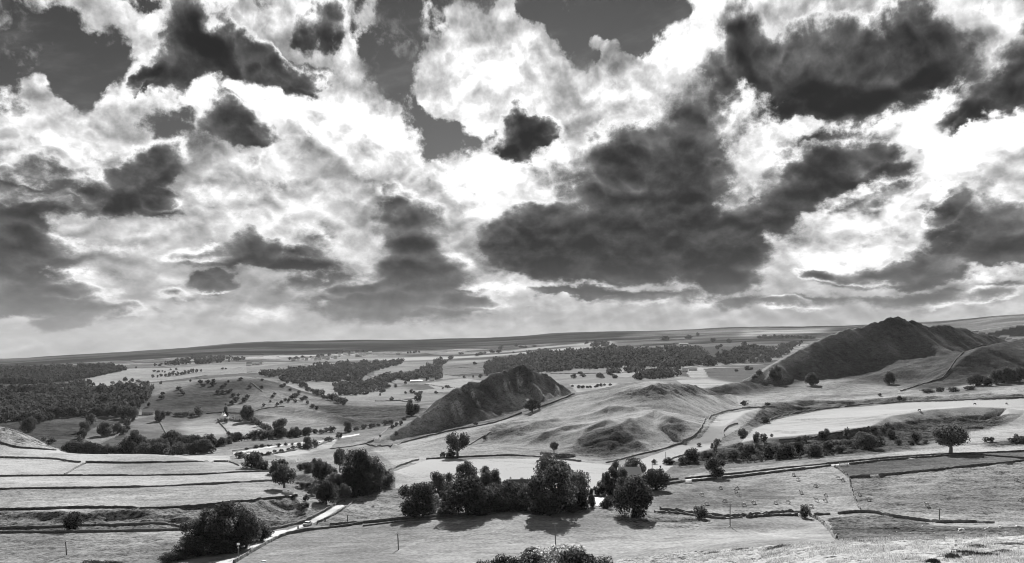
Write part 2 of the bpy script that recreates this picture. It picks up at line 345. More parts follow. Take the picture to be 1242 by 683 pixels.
def crest(*q): return [Vector(((u - CU) / F * Y, Y, -(v - VH) / F * Y)) for u, v, Y in q]
def knoll(q, sf, sb, **kw):
    pts = []
    for u, v, h in q:
        p = ray(u, v); p.z += h; pts.append(p)
    return ridge(pts, sf, sb, **kw)

# the sharp limestone ridge in the middle, the big hill on the right, and what stands beside them
SHARP = ridge(crest((452, 537, 730), (470, 531, 745), (500, 513, 775), (530, 491, 805), (548, 477, 825), (560, 470, 838), (585, 461, 860), (610, 453, 880), (622, 448, 888), (636, 444, 893), (650, 452, 897), (662, 454, 902), (675, 465, 906), (690, 475, 910), (702, 484, 915)),
      0.80, 0.7, k=2.0, seed=3, flute=5.0, flen=8.0, jag=2.6, bend=(22, .42))
BIG = ridge(crest((868, 474, 1040), (905, 466, 1085), (950, 437, 1125), (1000, 411, 1180), (1020, 403, 1200), (1042, 397, 1215), (1066, 390, 1230), (1080, 386, 1238), (1092, 386, 1243), (1100, 391, 1248), (1108, 390, 1252), (1116, 394, 1258), (1128, 397, 1270), (1140, 395.5, 1282), (1150, 396, 1290), (1168, 399, 1310), (1185, 405, 1330), (1210, 411, 1360), (1240, 418, 1400)),
      0.62, 0.5, k=8.0, seed=11, flute=5.5, flen=26.0, jag=2.6, bend=(70, .58))
ridge(crest((1040, 462, 1045), (1100, 444, 1075), (1130, 436, 1100), (1165, 432, 1130)), 0.36, 0.2, k=8, seed=21, flute=2.5, flen=30)
ridge(crest((1120, 470, 985), (1150, 452, 1000), (1172, 432, 1030), (1190, 421, 1050), (1215, 416, 1065), (1242, 411, 1085), (1300, 402, 1110), (1400, 395, 1150)), 0.40, 0.35, k=8, seed=23, flute=2.5, flen=28)
ridge(crest((1130, 409, 1950), (1180, 401, 2000), (1242, 394, 2050), (1400, 380, 2100)), 0.33, 0.2, k=10, seed=24, flute=3, flen=60)
ridge(crest((850, 473, 960), (880, 466, 985), (905, 462, 1020)), 0.5, 0.3, k=4, seed=25, flute=1.5)
# knolls and banks on the broad middle hill and the banks at the right
for q, sf, sb, kk in [
    ([(694, 548, 1), (712, 537, 9), (738, 530, 12), (755, 537, 8), (785, 548, 1)], .75, .22, 2.5),
    ([(752, 520, 2), (764, 517, 6), (775, 525, 4)], .8, .25, 1.5),
    ([(800, 522, 3), (815, 520, 8), (830, 522, 6), (836, 524, 3)], .85, .2, 2.0),
    ([(775, 510, 2), (795, 505, 5), (806, 508, 2)], .7, .2, 1.5),
    ([(585, 534, 1), (602, 525, 6), (620, 519, 4), (640, 514, 1)], .62, .25, 2.0),
    ([(618, 536, 1), (632, 527, 5), (652, 519, 5), (675, 511, 1)], .58, .2, 2.0),
    ([(640, 541, .5), (660, 532, 4), (690, 523, 4), (710, 517, 1)], .58, .2, 2.0),
    ([(720, 503, 1), (740, 498, 4), (765, 498, 3)], .55, .2, 1.5),
    ([(740, 486, 1), (790, 474, 5), (830, 472, 4), (868, 476, 1)], .6, .3, 2.0),
    ([(855, 482, 1), (890, 482, 3), (905, 488, 2)], .6, .3, 1.5),
    ([(930, 463, 3), (945, 452, 9), (962, 462, 3)], .7, .4, 2.5),
    # right-hand rough banks
    ([(895, 516, 3), (930, 499, 8), (965, 493, 6), (1040, 489, 3), (1100, 485, 3), (1200, 480, 3)], .5, .12, 2.0),
    ([(1040, 532, 2), (1080, 518, 8), (1130, 512, 9), (1180, 506, 8), (1222, 503, 5), (1226, 510, 1)], .42, .1, 2.0),
    ([(880, 545, 1), (920, 540, 4), (1000, 533, 4), (1050, 525, 4)], .5, .1, 2.0),
    ([(880, 519, 1), (905, 508, 5), (925, 500, 3)], .55, .2, 1.5),
    # left side: low scarps below the terrace walls, gully flanks
    ([(-60, 629, 2), (40, 628, 2.5), (110, 630, 2), (160, 628, 2), (230, 634, 1)], .55, .04, 1.0),
    ([(300, 622, 3), (340, 614, 3), (358, 608, 2)], .5, .05, 1.0),
    ([(352, 582, 2), (372, 586, 4), (386, 594, 2)], .7, .2, 1.0),
    ([(357, 606, 1), (366, 622, 3), (374, 632, 1)], .7, .2, 1.0),
    ([(428, 604, 1), (450, 594, 3), (474, 580, 3), (484, 573, 1)], .35, .05, 1.5),
    ([(270, 512, 3), (300, 506, 4), (330, 507, 2)], .3, .1, 2.0),
    ([(340, 500, 1), (370, 503, 7), (410, 510, 5), (440, 516, 2)], .4, .25, 2.0),
    ([(465, 546, .5), (475, 543.5, 3), (492, 546, 1)], .6, .2, .7)]:
    knoll(q, sf, sb, k=kk, seed=int(q[0][0]) & 255, flute=.8, flen=7.0)
# ground texture in height: undulation everywhere, hummocks and terracettes where it is rough
VR = pixrow()
UU = np.broadcast_to(us[:, None], H.shape)
def inpoly(poly, u=None, v=None):
    u = UU if u is None else u; v = VR if v is None else v
    c = np.zeros(u.shape, bool); n = len(poly)
    for a in range(n):
        (x1, y1), (x2, y2) = poly[a], poly[a - 1]
        if y1 == y2: continue
        c ^= ((y1 > v) != (y2 > v)) & (u < (x2 - x1) * (v - y1) / (y2 - y1) + x1)
    return c
tone = np.full(H.shape, 0.22, np.float32); rough = np.full(H.shape, 0.35, np.float32); crag = np.zeros(H.shape, np.float32)
# the patchwork of far fields: each walled plot carries its own crop or grass
ca_, sa_ = math.cos(0.5), math.sin(0.5)
wx = XX + 60 * fbm(XX / 400, YY / 400, 5, 3); wy = YY + 60 * fbm(XX / 400, YY / 400, 55, 3)
rx_, ry_ = (wx * ca_ + wy * sa_), (-wx * sa_ + wy * ca_)
cw, ch = 230.0, 340.0
ci = np.floor(rx_ / cw); cj = np.floor(ry_ / ch + 0.5 * (ci % 2))
cell = _hash(ci, cj, 77)
fx_, fy_ = rx_ / cw - ci, ry_ / ch + 0.5 * (ci % 2) - cj
edge = np.minimum(np.minimum(fx_, 1 - fx_) * cw, np.minimum(fy_, 1 - fy_) * ch)
patch = 0.115 + 0.20 * cell ** 1.3
patch = np.where(edge < 5.0, 0.06, patch)
farm = smooth01((YY - 1450) / 250)
tone = tone * (1 - farm) + patch.astype(np.float32) * farm
WARP_U = UU + 3.0 * fbm(XX / (YY * .03), np.log(YY) * 60, 91, 3) ; WARP_V = VR + 1.6 * fbm(XX / (YY * .02), np.log(YY) * 90, 92, 3)
def paint(poly, tn=None, rg=None, y0=0, y1=1e9, soft=False, cr=None):
    m = inpoly(poly, WARP_U, WARP_V) if soft else inpoly(poly)
    m &= (YY >= y0) & (YY <= y1)
    if soft and tn is not None:
        w = gblur(m.astype(np.float32), 3, 0); w = gblur(w, 4, 1)
        tone[:] = tone * (1 - w) + tn * w
        if rg is not None: rough[:] = rough * (1 - w) + rg * w
        if cr is not None: crag[:] = crag * (1 - w) + cr * w
        return
    if tn is not None: tone[m] = tn
    if rg is not None: rough[m] = rg
    if cr is not None: crag[m] = cr
# far ground
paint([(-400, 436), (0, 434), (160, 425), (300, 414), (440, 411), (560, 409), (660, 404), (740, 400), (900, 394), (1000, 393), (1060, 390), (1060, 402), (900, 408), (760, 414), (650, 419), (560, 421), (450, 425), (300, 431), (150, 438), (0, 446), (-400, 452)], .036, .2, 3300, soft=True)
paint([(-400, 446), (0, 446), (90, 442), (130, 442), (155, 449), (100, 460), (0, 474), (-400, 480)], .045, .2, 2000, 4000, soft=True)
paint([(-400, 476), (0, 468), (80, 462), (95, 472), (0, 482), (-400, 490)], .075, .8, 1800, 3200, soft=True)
paint([(90, 461), (150, 449), (215, 446), (300, 438), (420, 430), (420, 434), (300, 446), (260, 453), (205, 461), (110, 467)], .27, .1, 1800)
paint([(300, 446), (420, 433), (560, 428), (560, 432), (430, 440), (300, 452)], .20, .1, 2000)
paint([(330, 466), (420, 462), (500, 470), (470, 500), (380, 478)], .27, .3, 1500, soft=True)
paint([(450, 440), (520, 430), (600, 425), (740, 414), (770, 420), (600, 437), (520, 446), (455, 455)], .24, .1, 2000)
paint([(515, 464), (560, 460), (600, 462), (580, 470), (530, 472)], .33, .1, 1300)
paint([(640, 452), (760, 445), (800, 452), (800, 462), (740, 470), (700, 468)], .24, .1, 1100)
paint([(690, 466), (750, 464), (735, 476), (700, 476)], .36, .1, 1000)
paint([(740, 448), (780, 452), (760, 458), (745, 456)], .34, .1, 1100)
paint([(826, 446), (852, 446), (860, 458), (838, 458)], .36, .1, 1200)
paint([(820, 461), (890, 459), (900, 466), (870, 473), (830, 468)], .38, .1, 900)
paint([(860, 450), (925, 448), (905, 466), (862, 460)], .13, .2, 1200, soft=True)
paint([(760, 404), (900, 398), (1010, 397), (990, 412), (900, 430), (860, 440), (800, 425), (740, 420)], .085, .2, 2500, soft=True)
paint([(900, 402), (1005, 399), (990, 404), (900, 409)], .20, .1, 2500, soft=True)
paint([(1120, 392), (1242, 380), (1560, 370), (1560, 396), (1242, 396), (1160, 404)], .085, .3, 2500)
# the left valley and the round hill; cloud shadow painted into their darker grass tones
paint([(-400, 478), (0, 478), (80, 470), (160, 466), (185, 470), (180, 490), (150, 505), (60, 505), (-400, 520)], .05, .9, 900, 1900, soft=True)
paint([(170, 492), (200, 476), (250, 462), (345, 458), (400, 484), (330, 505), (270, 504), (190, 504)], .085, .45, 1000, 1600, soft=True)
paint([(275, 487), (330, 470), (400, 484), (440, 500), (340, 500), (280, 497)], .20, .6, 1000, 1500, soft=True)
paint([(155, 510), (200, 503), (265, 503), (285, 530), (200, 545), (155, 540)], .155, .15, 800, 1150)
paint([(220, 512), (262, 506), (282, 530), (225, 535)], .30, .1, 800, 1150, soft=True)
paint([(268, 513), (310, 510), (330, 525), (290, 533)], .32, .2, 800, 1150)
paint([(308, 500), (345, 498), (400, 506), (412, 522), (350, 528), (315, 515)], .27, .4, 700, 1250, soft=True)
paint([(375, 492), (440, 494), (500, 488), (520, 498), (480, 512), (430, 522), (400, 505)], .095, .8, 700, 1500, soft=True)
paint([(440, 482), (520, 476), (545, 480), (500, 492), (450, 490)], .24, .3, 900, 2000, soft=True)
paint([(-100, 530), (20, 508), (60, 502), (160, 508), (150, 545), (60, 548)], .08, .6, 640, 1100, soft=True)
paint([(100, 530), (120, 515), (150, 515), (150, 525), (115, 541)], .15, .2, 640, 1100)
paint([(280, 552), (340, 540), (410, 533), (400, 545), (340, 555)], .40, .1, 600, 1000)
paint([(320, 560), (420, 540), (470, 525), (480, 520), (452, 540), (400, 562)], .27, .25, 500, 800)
# middle ground: ridge, broad hill, pale hollows
paint([(452, 541), (470, 531), (530, 491), (585, 461), (636, 444), (702, 484), (632, 503), (550, 522), (480, 540)], .155, .6, 600, 1000, soft=True)
paint([(465, 540), (520, 500), (545, 482), (552, 484), (520, 508), (480, 537)], .26, .3, 600, 1000, soft=True)
paint([(530, 505), (550, 480), (590, 462), (612, 462), (600, 480), (570, 505), (545, 512)], .05, .9, 600, 1000, soft=True, cr=.7)
paint([(600, 462), (636, 443), (652, 456), (650, 468), (620, 474)], .045, .9, 600, 1000, soft=True, cr=1)
paint([(656, 450), (690, 472), (672, 480)], .06, .9, 600, 1000, soft=True, cr=1)
paint([(450, 545), (550, 524), (640, 503), (700, 480), (800, 460), (880, 474), (925, 494), (870, 502), (850, 525), (790, 550), (700, 560), (640, 553), (560, 553), (480, 565)], .33, .32, 480, 900)
paint([(690, 550), (715, 522), (745, 516), (790, 545), (740, 556)], .11, .8, 480, 900, soft=True, cr=.3)
paint([(798, 512), (830, 510), (834, 530), (815, 526)], .05, .8, 480, 900, soft=True, cr=.5)
paint([(756, 514), (772, 512), (778, 525), (766, 528)], .07, .8, 480, 900, soft=True, cr=.5)
paint([(740, 478), (800, 466), (850, 468), (860, 478), (790, 484)], .13, 1, 480, 900, soft=True, cr=.8)
paint([(582, 530), (610, 519), (640, 516), (600, 535)], .12, .8, 480, 900, soft=True)
paint([(478, 572), (520, 557), (660, 556), (745, 565), (800, 570), (800, 605), (600, 600), (480, 593)], .48, .05, 380, 540)
paint([(425, 605), (470, 575), (478, 594), (500, 600), (490, 632), (390, 640)], .22, .6, 300, 480)
paint([(425, 602), (440, 570), (476, 572), (474, 590), (448, 600)], .10, .8, 300, 520, soft=True)
paint([(762, 563), (850, 531), (872, 503), (925, 495), (905, 515), (877, 530), (865, 545), (830, 553), (800, 578), (745, 574)], .50, .1, 400, 900)
# right-hand side
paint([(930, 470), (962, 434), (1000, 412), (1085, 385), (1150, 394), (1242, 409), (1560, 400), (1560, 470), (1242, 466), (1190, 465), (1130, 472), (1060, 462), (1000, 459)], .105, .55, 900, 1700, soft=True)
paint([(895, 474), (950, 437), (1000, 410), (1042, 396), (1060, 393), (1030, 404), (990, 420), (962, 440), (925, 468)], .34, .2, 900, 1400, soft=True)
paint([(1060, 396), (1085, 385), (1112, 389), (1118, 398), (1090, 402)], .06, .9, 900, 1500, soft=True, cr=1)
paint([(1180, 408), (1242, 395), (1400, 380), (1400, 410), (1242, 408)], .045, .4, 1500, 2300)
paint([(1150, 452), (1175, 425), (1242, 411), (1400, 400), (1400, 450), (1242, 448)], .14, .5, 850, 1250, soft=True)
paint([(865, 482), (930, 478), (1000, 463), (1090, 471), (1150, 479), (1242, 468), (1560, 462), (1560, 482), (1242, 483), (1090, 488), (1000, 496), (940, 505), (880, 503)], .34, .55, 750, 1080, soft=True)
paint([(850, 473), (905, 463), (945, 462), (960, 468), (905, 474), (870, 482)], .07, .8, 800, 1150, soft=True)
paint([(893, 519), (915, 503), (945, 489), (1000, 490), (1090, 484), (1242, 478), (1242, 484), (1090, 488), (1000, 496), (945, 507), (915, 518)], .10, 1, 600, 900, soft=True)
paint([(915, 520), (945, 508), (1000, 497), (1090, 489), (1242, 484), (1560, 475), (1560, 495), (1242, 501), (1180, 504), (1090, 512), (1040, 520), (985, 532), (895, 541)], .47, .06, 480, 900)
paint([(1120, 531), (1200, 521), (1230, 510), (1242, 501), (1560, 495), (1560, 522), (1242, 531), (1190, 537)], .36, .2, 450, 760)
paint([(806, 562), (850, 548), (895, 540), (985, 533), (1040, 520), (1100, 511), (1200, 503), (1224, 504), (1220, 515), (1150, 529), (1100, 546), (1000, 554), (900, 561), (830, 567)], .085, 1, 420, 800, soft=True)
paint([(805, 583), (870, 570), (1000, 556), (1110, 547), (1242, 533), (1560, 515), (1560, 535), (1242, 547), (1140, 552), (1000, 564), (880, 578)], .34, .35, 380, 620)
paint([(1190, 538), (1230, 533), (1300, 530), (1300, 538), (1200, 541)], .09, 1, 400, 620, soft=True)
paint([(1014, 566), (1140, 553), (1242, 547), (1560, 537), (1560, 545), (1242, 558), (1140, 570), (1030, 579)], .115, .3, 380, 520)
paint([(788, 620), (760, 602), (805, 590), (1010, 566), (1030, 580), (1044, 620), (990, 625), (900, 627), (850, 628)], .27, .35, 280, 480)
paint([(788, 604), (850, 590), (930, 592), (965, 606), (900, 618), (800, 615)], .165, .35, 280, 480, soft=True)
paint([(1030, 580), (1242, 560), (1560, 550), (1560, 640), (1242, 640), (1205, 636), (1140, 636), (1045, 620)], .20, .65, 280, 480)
paint([(1080, 575), (1160, 573), (1120, 600), (1060, 600)], .25, .5, 280, 480, soft=True)
paint([(1004, 628), (1060, 624), (1140, 638), (1242, 640), (1560, 630), (1560, 648), (1242, 652), (1080, 658), (1014, 656)], .115, .9, 130, 330)
paint([(1180, 640), (1242, 640), (1560, 640), (1560, 655), (1190, 652)], .10, 1, 130, 330, soft=True)
# near field, foreground slope, left terraces
paint([(200, 683), (330, 657), (400, 642), (480, 634), (600, 622), (790, 622), (850, 631), (990, 628), (1014, 656), (700, 740), (200, 740)], .245, .12, 150, 330)
paint([(860, 632), (980, 634), (990, 640), (920, 647), (850, 642)], .20, .4, 150, 330, soft=True)
paint([(720, 618), (800, 622), (870, 632), (850, 642), (770, 640)], .26, .8, 150, 330, soft=True)
paint([(690, 740), (750, 680), (830, 670), (950, 661), (1080, 657), (1242, 650), (1560, 640), (1560, 1900), (-300, 1900), (-300, 740)], .36, 1, 0, 260)
paint([(-400, 652), (0, 650), (230, 645), (190, 740), (-400, 740)], .22, .5, 150, 330)
paint([(-400, 622), (0, 621), (180, 619), (360, 604), (376, 632), (325, 644), (225, 641), (0, 645), (-400, 646)], .15, 1, 270, 370)
paint([(-400, 597), (0, 596), (120, 594), (335, 584), (360, 602), (240, 614), (100, 615), (0, 618), (-400, 618)], .25, .25, 270, 420)
paint([(-400, 540), (0, 555), (100, 562), (277, 560), (340, 575), (335, 583), (200, 589), (0, 593), (-400, 594)], .30, .12, 330, 540)
paint([(-400, 500), (0, 512), (90, 549), (280, 553), (277, 560), (100, 561), (0, 555), (-400, 540)], .36, .15, 400, 660)
paint([(-400, 500), (0, 513), (85, 547), (60, 545), (0, 536), (-400, 520)], .29, .9, 430, 660, soft=True)
paint([(335, 575), (400, 580), (425, 600), (380, 632), (366, 615), (355, 600)], .22, .5, 280, 480, soft=True)
# pale grass and scree runs down the faces of the two limestone hills
for (mk_, bd_, sd_, ss_), fl_, lo_, hi_, reach in ((SHARP, 8.0, .045, .27, 95), (BIG, 22.0, .075, .14, 170)):
    q = fbm((ss_ + bd_ * .55) / fl_, bd_ / 55.0, 401, 4)
    w = smooth01((q - .05) / .22) * smooth01((bd_ - 4) / 8) * smooth01((reach - bd_) / 25)
    cur = tone[mk_]; face = (cur < .16) & (sd_ > 0) & (bd_ < reach) & (YY[mk_] > 600)
    tone[mk_] = np.where(face, cur * (1 - w) + hi_ * w, cur)
# outcrops and terracettes on the broad hill and the rough banks
oc = fbm(XX / 26, YY / 9, 501, 4)
hillm = .4 * ((YY > 480) & (YY < 900) & (UU > 560) & (UU < 900))
hillm = np.maximum(hillm, 1.0 * ((rough > .75) & (YY > 270) & (YY < 1600)))
w = smooth01((oc - .16) / .2) * hillm
tone *= (1 - .42 * w).astype(np.float32)
# cattle paths and worn lines across the pastures
for q in ([(885, 640), (875, 612), (860, 596), (835, 588)], [(1045, 600), (1100, 618), (1160, 632)], [(900, 606), (940, 606), (990, 609), (1040, 600)], [(483, 668), (520, 652), (600, 645), (700, 655)], [(300, 676), (420, 660), (560, 655)],
          [(60, 683), (110, 665), (200, 655)], [(20, 610), (130, 603), (260, 600), (345, 596)], [(40, 585), (180, 583), (320, 578)], [(560, 575), (640, 572), (740, 582)], [(800, 545), (850, 520), (900, 500)], [(960, 520), (1060, 507), (1200, 493)],
          [(480, 560), (560, 545), (640, 535), (700, 520)], [(880, 640), (940, 650), (1010, 656)], [(420, 553), (470, 546), (540, 535)]):
    for (u1, v1), (u2, v2) in zip(q[:-1], q[1:]):
        L2 = (u2 - u1) ** 2 + ((v2 - v1) * 3) ** 2
        t_ = np.clip(((WARP_U - u1) * (u2 - u1) + (WARP_V - v1) * 9 * (v2 - v1)) / L2, 0, 1)
        dd_ = np.hypot(WARP_U - u1 - t_ * (u2 - u1), (WARP_V - v1 - t_ * (v2 - v1)) * 3)
        w = np.exp(-(dd_ / 2.6) ** 2) * (YY < 1000)
        tone *= (1 + .22 * w).astype(np.float32)
moorv = fbm(XX / 620, YY / 260, 631, 5); mw = smooth01((YY - 3300) / 600)
tone *= (1 + mw * np.clip(2.4 * moorv, -.65, 1.6)).astype(np.float32)
damp = fbm(XX / 60, YY / 38, 611, 4)
tone *= (1 + np.where(YY < 1400, .55, .25) * np.clip(damp, -.45, .45)).astype(np.float32)
# height texture
z0 = 0.0
H += 0.5 * fbm(XX / 45, YY / 45, 31, 3) * np.clip(YY / 300, .3, 3) * np.clip(rough * 2, .3, 1)
H += rough * (0.62 * fbm(XX / 7.0, YY / 5.0, 41, 4) * np.clip((YY - 20) / 200, .25, 2.2))
hum = np.clip(np.abs(vnoise(XX / 15 + vnoise(XX / 9, YY / 9, 3), YY / 9, 47)) * 2, 0, 1)
H += -1.6 * hillm * np.maximum(oc, 0)
H += np.clip(rough - .6, 0, .4) * 2.5 * (1.3 * (0.5 - hum)) * smooth01((YY - 180) / 200) * (YY < 1500)
nearslope = ((rough > .9) & (YY < 265) & (YY > 60)).astype(np.float32)
H += nearslope * (.34 * np.abs(fbm(XX / 1.7, YY / 2.2, 83, 2)) + .30 * vnoise(XX / 4.5, YY / 4.0, 87))
H += crag * (2.2 * np.abs(fbm(XX / 9, YY / 6, 61, 4)) + 1.0 * fbm(XX / 3.5, YY / 3, 67, 2))
far_w = smooth01((YY - 1500) / 1500)
H += far_w * 9 * fbm(XX / 420, YY / 420, 71, 4)
VR = pixrow()

m = bpy.data.meshes.new("ground")
nu, ny = H.shape
co = np.stack([XX, YY, H], -1).reshape(-1, 3)
# the sheet also closes under and behind the viewer
idx = np.arange(nu * ny).reshape(nu, ny)
q = np.stack([idx[:-1, :-1], idx[1:, :-1], idx[1:, 1:], idx[:-1, 1:]], -1).reshape(-1, 4)
back = [(-40, 1.4, -2.2), (40, 1.4, -2.2), (60, -80, 6), (-60, -80, 6)]
nb = len(co)
co = np.concatenate([co, np.array(back, float)])
m.vertices.add(len(co)); m.vertices.foreach_set("co", co.astype(np.float32).ravel())
nq = len(q) + 1
q = np.concatenate([q, np.array([[nb, nb + 3, nb + 2, nb + 1]])])
m.loops.add(nq * 4); m.loops.foreach_set("vertex_index", q.astype(np.int32).ravel())
m.polygons.add(nq); m.polygons.foreach_set("loop_start", np.arange(0, nq * 4, 4, dtype=np.int32))
try: m.polygons.foreach_set("loop_total", np.full(nq, 4, np.int32))
except Exception: pass
m.update(calc_edges=True)
m.polygons.foreach_set("use_smooth", np.ones(nq, bool))
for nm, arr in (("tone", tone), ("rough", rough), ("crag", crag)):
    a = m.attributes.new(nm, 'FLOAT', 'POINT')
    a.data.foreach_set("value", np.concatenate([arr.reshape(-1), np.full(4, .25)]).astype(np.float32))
ground = bpy.data.objects.new("ground", m); COL.objects.link(ground)
ground['kind'] = 'structure'; ground['label'] = 'rolling limestone valley of grass fields rising to far moors'

def newmat(name):
    mt = bpy.data.materials.new(name); mt.use_nodes = True
    gg = mt.node_tree; gg.nodes.clear()
    o = gg.nodes.new('ShaderNodeOutputMaterial')
    return mt, gg, o
def grey(g, v):
    c = g.nodes.new('ShaderNodeCombineColor')
    for i in range(3): g.links.new(v.k, c.inputs[i])
    return c.outputs[0]
def attr(g, name):
    n = g.nodes.new('ShaderNodeAttribute'); n.attribute_name = name
    return V(g, n.outputs['Fac'])
mt, g, out = newmat("pasture")
tcn = g.nodes.new('ShaderNodeTexCoord'); pos = V(g, tcn.outputs['Object'])
tn, rg, cg = attr(g, "tone"), attr(g, "rough"), attr(g, "crag")
cd = g.nodes.new('ShaderNodeCameraData') if False else None
sp = g.nodes.new('ShaderNodeSeparateXYZ'); g.links.new(pos.k, sp.inputs[0])
fl = comb(g, V(g, sp.outputs[0]) * 0.8, sp.outputs[1] and V(g, sp.outputs[1]), V(g, sp.outputs[2]) * 0.5)
big = noise(g, fl, 0.018, 4, 0.55)
mid = noise(g, fl, 0.16, 4, 0.62)
fin = noise(g, fl, 1.1, 3, 0.7)
st = comb(g, V(g, sp.outputs[0]) * 0.05, V(g, sp.outputs[1]) * 0.45, 0.0)
streak = noise(g, st, 1.0, 3, 0.6)
tuft = sstep(noise(g, fl, 0.75, 3, 0.6), 0.47, 0.70)
var = (big - 0.5) * 0.8 + (mid - 0.5) * (rg * 2.2 + 1.1) + (fin - 0.5) * (rg * 3.8 + 2.2) + (streak - 0.5) * 1.1 - tuft * rg * 0.85 + 1.45
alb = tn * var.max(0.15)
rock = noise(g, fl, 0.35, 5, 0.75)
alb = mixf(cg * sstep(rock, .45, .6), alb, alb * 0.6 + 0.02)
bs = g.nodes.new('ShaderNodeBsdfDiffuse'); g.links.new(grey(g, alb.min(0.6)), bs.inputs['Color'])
bs.inputs['Roughness'].default_value = 0.6
bp = g.nodes.new('ShaderNodeBump'); bp.inputs['Distance'].default_value = 1.0
bh = (fin * 0.10 + mid * 0.35 + tuft * 0.18) * (rg * 0.85 + 0.22) + rock * cg * 0.8
g.links.new(bh.k, bp.inputs['Height']); bp.inputs['Strength'].default_value = 0.9
g.links.new(bp.outputs[0], bs.inputs['Normal'])
g.links.new(bs.outputs[0], out.inputs[0])
m.materials.append(mt)
# ---------------------------------------------------------------- materials
def plain(name, a, var=0.25, scale=2.0, rough=0.9, spec=0.2):
    mt, g, o = newmat(name)
    tc = g.nodes.new('ShaderNodeTexCoord'); p = V(g, tc.outputs['Object'])
    n = noise(g, p, scale, 4, 0.65)
    oi = g.nodes.new('ShaderNodeObjectInfo'); r = V(g, oi.outputs['Random'])
    v = ((n - 0.5) * (2 * var) + (r - 0.5) * var + 1.0) * a
    b = g.nodes.new('ShaderNodeBsdfPrincipled'); g.links.new(grey(g, v.clamp()), b.inputs['Base Color'])
    b.inputs['Roughness'].default_value = rough; b.inputs['Specular IOR Level'].default_value = spec
    bp = g.nodes.new('ShaderNodeBump'); bp.inputs['Distance'].default_value = .05; bp.inputs['Strength'].default_value = .5
    g.links.new(n.k, bp.inputs['Height']); g.links.new(bp.outputs[0], b.inputs['Normal'])
    g.links.new(b.outputs[0], o.inputs[0]); return mt
def leafy(name, a, tr, vr=1.3):
    mt, g, o = newmat(name)
    ge = g.nodes.new('ShaderNodeNewGeometry'); r = V(g, ge.outputs['Random Per Island'])
    oi = g.nodes.new('ShaderNodeObjectInfo'); ro = V(g, oi.outputs['Random'])
    v = (r * vr + 1.0 - vr / 2) * (ro * 0.7 + 0.65) * a
    d = g.nodes.new('ShaderNodeBsdfDiffuse'); t = g.nodes.new('ShaderNodeBsdfTranslucent')
    c = grey(g, v); g.links.new(c, d.inputs['Color'])
    c2 = grey(g, v * (tr / a)); g.links.new(c2, t.inputs['Color'])
    ad = g.nodes.new('ShaderNodeMixShader'); ad.inputs[0].default_value = 0.45
    g.links.new(d.outputs[0], ad.inputs[1]); g.links.new(t.outputs[0], ad.inputs[2])
    g.links.new(ad.outputs[0], o.inputs[0]); return mt
M = dict(stone=plain("drystone", .10, .75, 1.1), leaf=leafy("foliage_dark", .048, .06), leaf2=leafy("foliage_mid", .075, .09), leafp=leafy("foliage_pale", .22, .26),
         wood=leafy("foliage_far", .046, .03, .5), bark=plain("bark", .07, .3, 4), pole=plain("weathered_timber", .09, .3, 3), road=plain("pale_limestone_lane", .28, .45, .45),
         render=plain("pale_render", .62, .15, 1), wallst=plain("house_stone", .40, .25, 1.5), slate=plain("slate_roof", .30, .25, 1.2, .6, .4), slated=plain("dark_slate", .12, .25, 1.2),
         white=plain("white_sheet_roof", .78, .08, .6, .5, .5), glass=plain("window_glass", .03, .1, 1, .2, .5), wool=plain("wool", .40, .12, 6), face=plain("dark_face", .05, .2, 6),
         paint=plain("car_paint", .55, .05, 1, .3, .5), tyre=plain("rubber", .03, .1, 8), metal=plain("grey_metal", .35, .1, 5, .5, .5), gate=plain("silvered_gate_timber", .4, .15, 4),
         grass=leafy("coarse_grass", .50, .36), boulder=plain("limestone_boulder", .6, .3, 2.5), hide=plain("dark_hide", .05, .2, 5))
# ---------------------------------------------------------------- objects
def mesh(name, v, f, mats, smooth=False, mi=None):
    me = bpy.data.meshes.new(name)
    v = np.asarray(v, np.float32)
    if isinstance(f, np.ndarray):
        k = f.shape[1]; me.vertices.add(len(v)); me.vertices.foreach_set("co", v.ravel())
        me.loops.add(f.size); me.loops.foreach_set("vertex_index", f.astype(np.int32).ravel())
        me.polygons.add(len(f)); me.polygons.foreach_set("loop_start", np.arange(0, f.size, k, dtype=np.int32))
        me.update(calc_edges=True)
    else:
        me.from_pydata([tuple(map(float, q)) for q in v], [], [tuple(q) for q in f]); me.update()
    for x in (mats if isinstance(mats, (list, tuple)) else [mats]): me.materials.append(x)
    if mi is not None: me.polygons.foreach_set("material_index", np.asarray(mi, np.int32))
    if smooth: me.polygons.foreach_set("use_smooth", np.ones(len(me.polygons), bool))
    return me
def obj(name, me, parent=None):
    o = bpy.data.objects.new(name, me); COL.objects.link(o)
    if parent: o.parent = parent
    return o
def tag(o, label=None, cat=None, group=None, kind=None):
    if label: o['label'] = label
    if cat: o['category'] = cat
    if group: o['group'] = group
    if kind: o['kind'] = kind
    return o
def empty(name, loc, rz=0, sc=(1, 1, 1)):
    o = bpy.data.objects.new(name, None); COL.objects.link(o); o.empty_display_size = .5
    o.location = loc; o.rotation_euler = (0, 0, rz); o.scale = sc; return o
ORD = "first second third fourth fifth sixth seventh eighth ninth tenth eleventh twelfth thirteenth fourteenth fifteenth sixteenth seventeenth eighteenth nineteenth twentieth".split()
def ordinal(i):
    if i < 20: return ORD[i]
    t = ["twenty", "thirty", "forty", "fifty"][(i + 1) // 10 - 2]; k = (i + 1) % 10
    return (t + "-" + ORD[k - 1]) if k else {"twenty": "twentieth", "thirty": "thirtieth", "forty": "fortieth", "fifty": "fiftieth"}[t]
